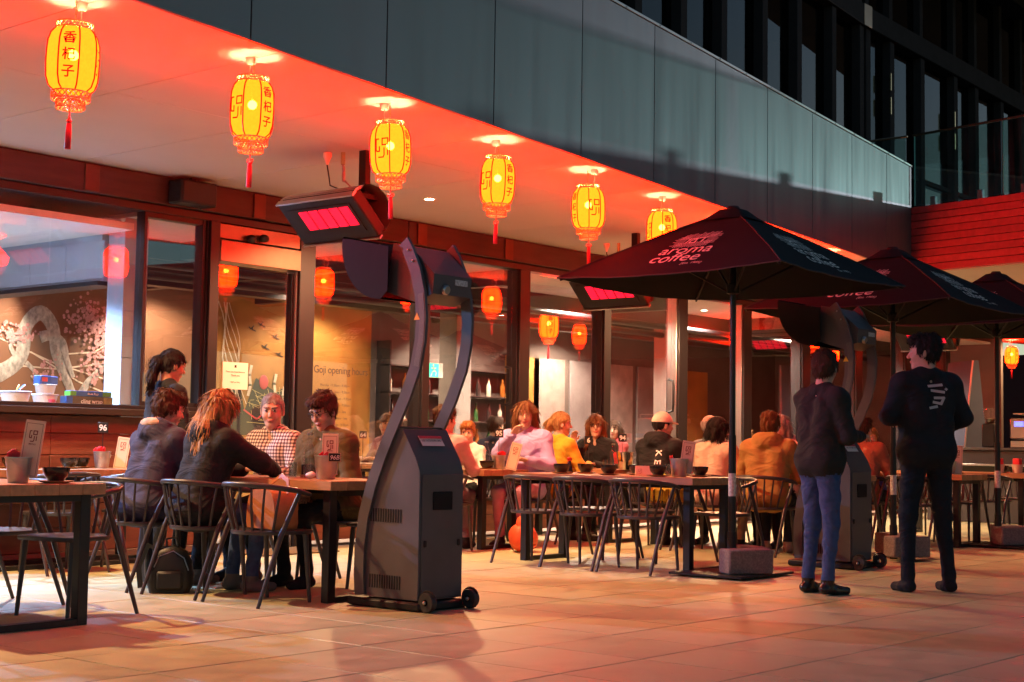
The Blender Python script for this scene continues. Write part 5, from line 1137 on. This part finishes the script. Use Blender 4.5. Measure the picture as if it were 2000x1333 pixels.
def human(label, loc, head=0, pose='sit', s=1.0, lean=8, hyaw=0, hpitch=0, top=None, legs=None, shoes=None, skin=0, hair=None, style='short', arms='table', bulk=0, hood=False, res=.0125, armL=None, armR=None, wr=.002, gl=False, seat=.452, cap=None, brim=0, legsep=0, twist=0, sock=None, lowarm=False, name='person'):
    t = thing(name, label, 'person', (loc[0], loc[1], loc[2] if len(loc) > 2 else 0), R(head))
    mats = [skins[skin], top, legs, shoes or cloth('shoe_black', (.02,.02,.022), .5), lipm, eyew, eyed, hair or HB]
    B = SDF(); V3 = lambda *a: np.array(a, float)
    l_ = R(lean); u = V3(math.sin(l_), 0, math.cos(l_))
    bk = bulk
    if pose == 'sit':
        P = V3(-.02, 0, seat+.09); kn = lambda sg: V3(.42, sg*(.115+legsep), seat+.055); an = lambda sg: V3(.36, sg*(.11+legsep), .085)
        hip = lambda sg: P + V3(0, sg*.085, -.005)
    elif pose == 'stand':
        P = V3(0, 0, .96); kn = lambda sg: V3(.02, sg*(.10+legsep), .52); an = lambda sg: V3(-.02, sg*(.105+legsep*1.6), .085); hip = lambda sg: P + V3(0, sg*.085, -.03)
    else:  # walk
        P = V3(0, 0, .95); kn = lambda sg: V3(.13 if sg > 0 else -.02, sg*.09, .51); an = lambda sg: V3(.08 if sg > 0 else -.26, sg*.09, .085 if sg > 0 else .15); hip = lambda sg: P + V3(0, sg*.085, -.03)
    waist, chest, nb = P + u*.18, P + u*.38, P + u*.535
    for sg in (-1, 1):
        w = bk
        B.rc(P+V3(0,sg*.075,0), waist+V3(0,sg*.062,0), .112+w, .100+w, 1, .04); B.rc(waist+V3(0,sg*.062,0), chest+V3(.01,sg*.085,0), .100+w, .105+w, 1, .04)
        S = nb - u*.075 + V3(0, sg*(.165+w*.5), 0); B.rc(chest+V3(0,sg*.09,.04), S, .085+w*.6, .066+w, 1, .04); B.rc(nb-u*.01+V3(0,sg*.04,0), S, .055+w*.5, .055+w*.6, 1, .03)
        arm = armL if sg > 0 else armR
        if arm is None:
            if arms == 'table': arm = (S + V3(.10, sg*.10, -.25), V3(S[0]+.32, sg*.13, .800))
            elif arms == 'face': arm = (S + V3(.20, sg*.06, -.24), S + V3(.26, -sg*.10, .06))
            elif arms == 'lap': arm = (S + V3(.02, sg*.09, -.27), V3(.26, sg*.07, seat+.19))
            elif arms == 'hang': arm = (S + V3(-.03, sg*.06, -.29), S + V3(.03, sg*.07, -.54))
            elif arms == 'front': arm = (S + V3(.04, sg*.06, -.27), S + V3(.27, -sg*.06, -.27))
        E_, W_ = V3(*arm[0]), V3(*arm[1])
        B.rc(S, E_, .060+w*.8, .048+w*.7, 1, .03); B.rc(E_, W_, .048+w*.7, .034+w*.55, 1, .025)
        e = W_-E_; e /= np.linalg.norm(e); hd = SDF(); lat = np.cross(V3(0,0,1), e); lat /= max(np.linalg.norm(lat), 1e-6); nrm = np.cross(e, lat)
        O = W_ + e*.005; h_ = lambda a, b, c: O + e*a*s + lat*b + nrm*c
        hd.rc(W_-e*.05, O+e*.02, .027, .026, 0, .02)
        for b, L_ in ((-.028,.062),(-.009,.075),(.010,.070),(.028,.055)):
            hd.rc(h_(.01,b*.8,0), h_(.085,b,.004), .014, .0115, 0, .012)
            hd.rc(h_(.085,b,.004), h_(.085+L_*.55,b*1.08,-.008), .0098, .0085, 0, .004); hd.rc(h_(.085+L_*.55,b*1.08,-.008), h_(.085+L_*.9,b*1.1,-.032), .0085, .007, 0, .004)
        th_ = -sg; hd.rc(h_(.02,th_*.03,0), h_(.06,th_*.055,-.012), .014, .011, 0, .012); hd.rc(h_(.06,th_*.055,-.012), h_(.09,th_*.05,-.028), .0105, .0085, 0, .006)
        if sg > 0: HL_ = hd
        else: HR2 = hd
        B.rc(hip(sg), kn(sg), .088+w*.3, .062, 2, .03); B.rc(kn(sg), an(sg)+V3(0,0,.03), .060, .044, 2, .03)
        if sock: B.rc(an(sg)+V3(0,0,.06), an(sg), .040, .038, 0, .01)
        a = an(sg); B.rc(a+V3(-.035,0,-.042), a+V3(.05,sg*.005,-.047), .040, .040, 3, .02); B.rc(a+V3(.05,sg*.005,-.047), a+V3(.165,sg*.015,-.055), .041, .030, 3, .02); B.rc(a+V3(-.01,0,-.03), a+V3(0,0,.03), .045, .043, 3, .02)
    if pose == 'sit': B.el(P+V3(.03,0,.0), (.17+bk,.19+bk,.11), 1, .05)
    else: B.el(P+V3(0,0,.02), (.13+bk,.175+bk,.13), 1 if bk > .01 else 2, .05)
    if hood:
        B.el(nb+V3(-.085,0,-.005), (.085,.135,.085), 1, .03); B.rc(nb+V3(-.09,-.07,.05), nb+V3(-.09,.07,.05), .04, .04, 1, .03); B.rc(nb+V3(.0,-.09,.02), nb+V3(-.07,-.11,.03), .035, .04, 1, .03); B.rc(nb+V3(.0,.09,.02), nb+V3(-.07,.11,.03), .035, .04, 1, .03)
    else: B.rc(nb+V3(-.03,-.045,-.005), nb+V3(-.03,.045,-.005), .040, .040, 1, .03)
    pieces = [B.run(res, wr)]
    # head frame
    hl = R(lean*.35); hc = nb + V3(math.sin(hl)*.15+.025, 0, .150*math.cos(hl))
    Mh = Matrix.Rotation(R(hyaw), 3, 'Z') @ Matrix.Rotation(R(lean*.25+hpitch), 3, 'Y'); Mn = np.array(Mh)
    hp = lambda a, b, c: hc + Mn @ V3(a, b, c)
    Hd = SDF(); Rm = Mn
    Hd.rc(nb+V3(-.005,0,-.04), hp(-.02,0,-.075), .060, .054, 0, .03)
    Hd.el(hp(-.008,0,.022), (.098,.078,.098), 0, .03, Rm); Hd.el(hp(.022,0,-.045), (.066,.060,.082), 0, .03, Rm); Hd.el(hp(.058,0,-.100), (.026,.030,.022), 0, .03, Rm)
    Hd.rc(hp(.086,0,.014), hp(.108,0,-.026), .008, .0135, 0, .012); Hd.rc(hp(.080,-.036,.034), hp(.080,.036,.034), .013, .013, 0, .012)
    for sg in (-1, 1):
        Hd.el(hp(.055,sg*.038,-.03), (.03,.027,.03), 0, .02, Rm); Hd.el(hp(-.005,sg*.080,-.010), (.022,.010,.034), 0, .008, Rm)
        Hd.el(hp(.0825,sg*.032,.012), (.0120,.0155,.0068), 5, .003, Rm); Hd.el(hp(.0915,sg*.031,.012), (.006,.0075,.0075), 6, .002, Rm)
        Hd.rc(hp(.097,sg*.016,.034), hp(.084,sg*.052,.036), .0062, .0045, 7, .004)
    Hd.el(hp(.087,0,-.058), (.013,.027,.0050), 4, .005, Rm); Hd.el(hp(.086,0,-.067), (.012,.022,.0055), 4, .005, Rm)
    pieces.append(Hd.run(.0058 if res < .013 else .0075)); 
    for q in (HL_, HR2): pieces.append(q.run(.0052 if res < .013 else .0065))
    sc = Matrix.Scale(s, 4)
    b = link('body', sdf_mesh('body', pieces, mats), t); b.scale = (s, s, s)
    # hair
    inv = Mn.T
    def loc_(X, Y, Z):
        x, y, z = X-hc[0], Y-hc[1], Z-hc[2]
        return (inv[0,0]*x+inv[0,1]*y+inv[0,2]*z, inv[1,0]*x+inv[1,1]*y+inv[1,2]*z, inv[2,0]*x+inv[2,1]*y+inv[2,2]*z)
    Hh = SDF(); hm = hair or HB
    if style:
        e = {'crop': .004, 'thin': .003}.get(style, .009); xp = [-.12,-.05,-.02,.02,.045,.08]; zp = [-.085,-.075,-.025,-.012,.045,.068]; hres = .0058 if res < .013 else .0075
        Hh.el(hp(-.012,0,.026), (.100+e,.080+e,.099+e), 0, .02, Rm)
        if style == 'short': Hh.el(hp(.035,0,.098), (.068,.066,.034), 0, .03, Rm); Hh.el(hp(-.05,0,.085), (.06,.07,.05), 0, .03, Rm)
        if style in ('long','bob'): xp, zp = [-.12,.0,.035,.06,.085], [-.2,-.2,-.05,.048,.070]
        cut = lambda X, Y, Z: (lambda x, y, z: np.maximum((np.interp(x, xp, zp)+.006*np.sin(140*y)-z)*.8, (z-.055) if style == 'thin' else -1))(*loc_(X, Y, Z))
        hv = [Hh.run(hres, cut=cut, strand=.0018 if style in ('crop','thin') else .0034)]; H2 = SDF()
        if style == 'long':
            for yy in (-.06,-.02,.02,.06): H2.rc(hp(-.070,yy,.03), hp(-.112,yy*1.25,-.14), .042, .04, 0, .03); H2.rc(hp(-.112,yy*1.25,-.14), hp(-.11,yy*1.3,-.30), .04, .024, 0, .03)
            for sg in (-1, 1): H2.rc(hp(-.005,sg*.078,.04), hp(-.01,sg*.092,-.15), .026, .026, 0, .03); H2.rc(hp(-.01,sg*.092,-.15), hp(.01,sg*.10,-.27), .026, .016, 0, .02)
        if style == 'bob':
            for sg in (-1, 1): H2.rc(hp(.005,sg*.078,.05), hp(-.005,sg*.092,-.10), .027, .034, 0, .03)
            H2.rc(hp(-.06,-.05,-.04), hp(-.06,.05,-.04), .055, .055, 0, .03)
        if style == 'pony': H2.rc(hp(-.100,0,.035), hp(-.125,0,.01), .026, .026, 0, .02); H2.rc(hp(-.125,0,.01), hp(-.135,0,-.10), .030, .028, 0, .02); H2.rc(hp(-.135,0,-.10), hp(-.12,0,-.21), .028, .012, 0, .02)
        if H2.p: hv.append(H2.run(hres, strand=.0026))
        sd = int(abs(loc[0]*100+loc[1]*37)); cr_ = hp(-.03, 0, .12)
        ln, ct, dn = {'short': (.034, 1500, .25), 'crop': (.016, 1300, .2), 'thin': (.014, 700, .2)}.get(style, (.075, 1500, .7)); ct = ct if res < .013 else ct//2
        hv += [tufts(q[0], q[1], ct, cr_, ln if k or style != 'pony' else .03, sd+k, .0042 if style != 'crop' else .003, .012 if style == 'short' else .007, dn) for k, q in enumerate(hv)]
        o = link('hair', sdf_mesh('hair', hv, [hm]), t); o.scale = (s, s, s)
    if cap:
        Cp = SDF().el(hp(-.010,0,.030), (.112,.092,.112), 0, .02, Rm); cutc = lambda X, Y, Z: (lambda x, y, z: .030-z)(*loc_(X, Y, Z))
        v1 = Cp.run(.006, cut=cutc); Br = SDF(); [Br.rc(hp(.085,yy,.038), hp(.175-abs(yy)*.6,yy*1.05,.026), .007, .006, 0, .012) for yy in (-.055,-.028,0,.028,.055)]
        o = link('cap', sdf_mesh('cap', [v1, Br.run(.0055)], [cap]), t); o.scale = (s, s, s)
    if gl:
        g = MB()
        for sg in (-1, 1): g.tube([tuple(hp(.104, sg*.033+.021*math.cos(a), .012+.016*math.sin(a))) for a in np.linspace(0, 2*math.pi, 13)[:-1]], .0022, 5, closed=True); g.tube([tuple(hp(.102,sg*.054,.018)), tuple(hp(.02,sg*.085,.014))], .002, 5)
        g.tube([tuple(hp(.106,-.012,.016)), tuple(hp(.106,.012,.016))], .0022, 5); o = part('glasses', g, hblk, t); o.scale = (s, s, s)
    from mathutils.bvhtree import BVHTree
    bv = BVHTree.FromPolygons([tuple(v) for v in pieces[0][0]], [tuple(q) for q in pieces[0][1]])
    def onto(o, d):
        h = bv.ray_cast(Vector(o), Vector(d)); p = (h[0] if h[0] else Vector(o)) - Vector(d)*.004; return tuple(p*s)
    return t, hp, nb, onto
navy = cloth('navy_cotton', (.045,.045,.085)); blackc = cloth('black_cotton', (.018,.018,.021)); jeans = cloth('denim_blue', (.05,.085,.20), vs=30); bjean = cloth('denim_black', (.014,.015,.02)); olivec = cloth('olive_cotton', (.115,.080,.030))
greysh = cloth('shoe_grey', (.16,.14,.14)); whitesh = cloth('shoe_white', (.65,.62,.58)); tanc = cloth('tan_cotton', (.36,.20,.06)); cream = cloth('cream_gabardine', (.62,.44,.33)); lav = cloth('lavender_knit', (.42,.32,.62)); yel = cloth('yellow_knit', (.66,.36,.03), bs=200)
pinkc = cloth('pink_shirt', (.50,.25,.24)); whitec = cloth('white_cotton', (.7,.66,.62)); rustc = cloth('rust_coat', (.34,.12,.07)); greyc = cloth('grey_cotton', (.20,.19,.19)); redcap = cloth('cap_cream', (.70,.62,.52))
pn_ = human('diner in navy hooded jacket with tartan hood lining seen from behind', (6.14,8.38), 2, lean=16, hyaw=-18, hpitch=10, top=navy, legs=bjean, hair=HB, bulk=.03, arms='table', hood=True, res=.0115, wr=.0028, shoes=greysh)
human('woman with long fair hair in black hooded jacket leaning on the table', (6.10,7.78), -6, lean=16, hyaw=-6, hpitch=8, top=blackc, legs=jeans, hair=HL, style='long', bulk=.028, hood=True, arms='table', armR=((.30,-.27,.86),(.56,-.06,.80)), res=.0115, wr=.0026, shoes=greysh)
human('older man in red and white checked shirt facing the camera', (7.26,8.34), 190, lean=6, hyaw=30, hpitch=8, top=gingham(), legs=bjean, hair=HG, style='crop', bulk=.012, res=.0115, wr=.003, arms='table')
po_ = human('young man in olive jacket and glasses looking down at the table', (7.26,7.72), 182, lean=12, hyaw=6, hpitch=22, top=olivec, legs=bjean, hair=HB, style='short', bulk=.028, hood=False, gl=True, res=.0115, wr=.003, arms='lap', shoes=blackc)
human('waitress in black collared shirt with tied dark hair standing at the sill', (6.75,9.12), -6, 'stand', .95, lean=10, hyaw=-8, hpitch=12, top=blackc, legs=bjean, hair=HK, style='pony', arms='front', bulk=.004, skin=1, res=.0115, wr=.0025)
human('man in pink shirt with short brown hair behind the near tower heater', (10.26,9.45), 20, lean=6, hyaw=-35, top=pinkc, legs=cloth('mauve_trousers', (.20,.13,.16)), hair=HB, bulk=.012, res=.0125, shoes=blackc)
human('ginger haired boy in white top at the sign 95 table', (11.46,10.14), 186, s=.84, lean=8, hyaw=25, hpitch=6, top=whitec, legs=bjean, hair=HR_, style='short', seat=.56, res=.0125)
human('woman in lavender cardigan with auburn hair raising a hand to her mouth', (11.46,9.42), 200, s=1.06, lean=0, hyaw=15, hpitch=4, top=lav, legs=cloth('rose_skirt', (.42,.20,.28)), hair=HS, style='bob', bulk=.02, arms='table', armR=((.20,-.20,.86),(.27,-.04,1.03)), res=.0125, wr=.0026)
human('person in yellow sweater with tied fair hair seen from behind', (12.10,9.55), -10, lean=8, hyaw=-30, top=yel, legs=bjean, hair=HL, style='pony', bulk=.014, res=.0125)
human('woman with glasses and long brown hair in black jacket', (13.28,9.85), 190, lean=8, hyaw=25, top=blackc, legs=bjean, hair=HS, style='long', gl=True, bulk=.012, res=.0125, arms='table', armR=((.30,-.22,.86),(.34,-.16,1.03)))
pc_ = human('diner in white cap and black hooded sweatshirt lettered down the back', (12.30,8.42), 0, lean=12, hyaw=-28, top=blackc, legs=bjean, hair=HK, style='crop', cap=redcap, bulk=.03, hood=True, res=.0125)
human('woman in cream trench coat with sleek dark hair', (12.32,7.78), -4, s=.97, lean=12, hyaw=-30, hpitch=6, top=cream, legs=cloth('beige_trousers', (.35,.24,.17)), hair=HK, style='bob', bulk=.024, res=.0125, arms='table')
human('man in tan hooded jacket seen from behind beside the umbrella pole', (12.30,7.15), 14, lean=12, hyaw=4, top=tanc, legs=bjean, hair=HS, style='short', bulk=.036, hood=True, res=.0115, wr=.0028, shoes=cloth('shoe_tan', (.36,.26,.18)))
human('bald man with glasses behind the woman in cream coat', (13.52,8.50), 180, lean=6, hyaw=150, top=greyc, legs=bjean, hair=HG, style='thin', gl=True, bulk=.015, res=.0135)
human('older woman in pale scarf facing the man in tan jacket', (13.52,7.66), 184, lean=8, hyaw=10, top=cloth('blush_coat', (.48,.32,.27)), legs=bjean, hair=HG, style='bob', bulk=.02, res=.0135, hood=True)
human('person in rust coat seated beyond the second tower heater', (14.52,7.30), 8, lean=10, hyaw=-10, top=rustc, legs=bjean, hair=HB, style='short', bulk=.025, res=.0135)
human('fair haired child in blue top across the far table', (15.70,7.75), 184, s=.86, lean=4, hyaw=10, top=cloth('blue_top', (.08,.09,.34)), legs=bjean, hair=HL, style='short', seat=.55, res=.0135)
human('passer-by in dark jacket and blue jeans in front of the far tower heater', (9.30,4.98), -20, 'stand', .95, lean=2, hyaw=30, top=cloth('jacket_dark', (.022,.024,.022)), legs=jeans, hair=HB, style='short', bulk=.02, arms='front', res=.0115, wr=.004, shoes=pm('shoe_leather', (.02,.014,.012), .2), skin=0)
pt_ = human('tall man in black standing with his back turned, looking aside', (10.02,4.52), 52, 'stand', 1.035, lean=0, hyaw=55, top=blackc, legs=bjean, hair=HK, style='short', bulk=.022, arms='hang', armL=((.02,.27,1.20),(.20,.14,1.18)), armR=((.0,-.28,1.20),(.18,-.16,1.10)), res=.0115, wr=.0026, shoes=blackc, legsep=.03)
human('seated guest with dark hair inside at table 64', (11.68,12.9), 0, lean=8, hyaw=-60, top=greyc, legs=bjean, hair=HK, res=.0135)
human('seated guest in dark cap inside at table 64', (12.95,12.8), 180, lean=6, hyaw=20, top=cloth('plum_top', (.2,.08,.1)), legs=bjean, hair=HK, style='crop', cap=cloth('cap_dark', (.05,.05,.06)), res=.0135)
human('seated guest in pale cap inside, behind the woman with glasses', (15.4,12.6), 200, lean=6, hyaw=20, top=navy, legs=bjean, hair=HB, style='crop', cap=cloth('cap_grey', (.35,.33,.30)), res=.0135)
human('seated guest with short dark hair inside, behind the person in yellow', (14.2,12.2), 20, lean=8, hyaw=-30, top=navy, legs=bjean, hair=HB, res=.0135)

human('seated guest in red top inside, beyond the white cap', (16.48,11.9), 160, lean=6, hyaw=40, top=cloth('red_top', (.35,.05,.05)), legs=bjean, hair=HB, style='bob', res=.015)
human('seated guest in grey inside, beyond the cream coat', (18.18,12.3), 200, lean=6, hyaw=10, top=greyc, legs=bjean, hair=HK, res=.015)
human('fair haired guest inside, beyond the tan jacket', (19.82,11.9), 30, lean=6, hyaw=-40, top=navy, legs=bjean, hair=HL, style='bob', res=.015)
tart = pm('tartan_lining', (.42,.30,.24), .8, var=.7, vs=26)
t, hp, nb, onto = pn_; m = MB(); q = nb + np.array((-.10, 0, .055))
m.ball((q[0], q[1], q[2]), (.062,.105,.040), n=16, k=8); part('hood_lining', m, tart, t, sharp=80)
t, hp, nb, onto = pc_; m = MB()
for k, chh in enumerate('KE'): lettering(m, chh, lambda a, b: onto((-.8, -b-.02*0-.05+k*.0, .86-a-.09*k+.08), (1,0,0)), .10, bold=.02)
part('sweatshirt_lettering', m, pm('number_white', (.85,.84,.82), .6), t)
t, hp, nb, onto = pt_; m = MB(); fb = lambda a, b: onto((-.8, -a-.02, 1.36+b), (1,0,0))
for st in ([(-.05,.05),(.04,.06),(.07,.03)],[(-.03,.02),(.05,.01)],[(-.01,-.03),(.05,-.03),(.03,-.07),(-.02,-.06)],[(-.05,-.10),(.0,-.09)]): stroke(m, st, .018, fb)
part('back_print', m, pm('print_grey', (.45,.44,.42), .7), t)
t, hp, nb, onto = po_; m = MB(); fb = lambda a, b: onto((.0+a, .8, .93+b), (0,-1,0))
for k in range(3): stroke(m, [(-.03,.03-.025*k),(-.01,.035-.025*k),(.01,.028-.025*k),(.03,.034-.025*k)], .009, fb)
part('sleeve_patch', m, pm('patch_yellow', (.7,.55,.15), .7), t)
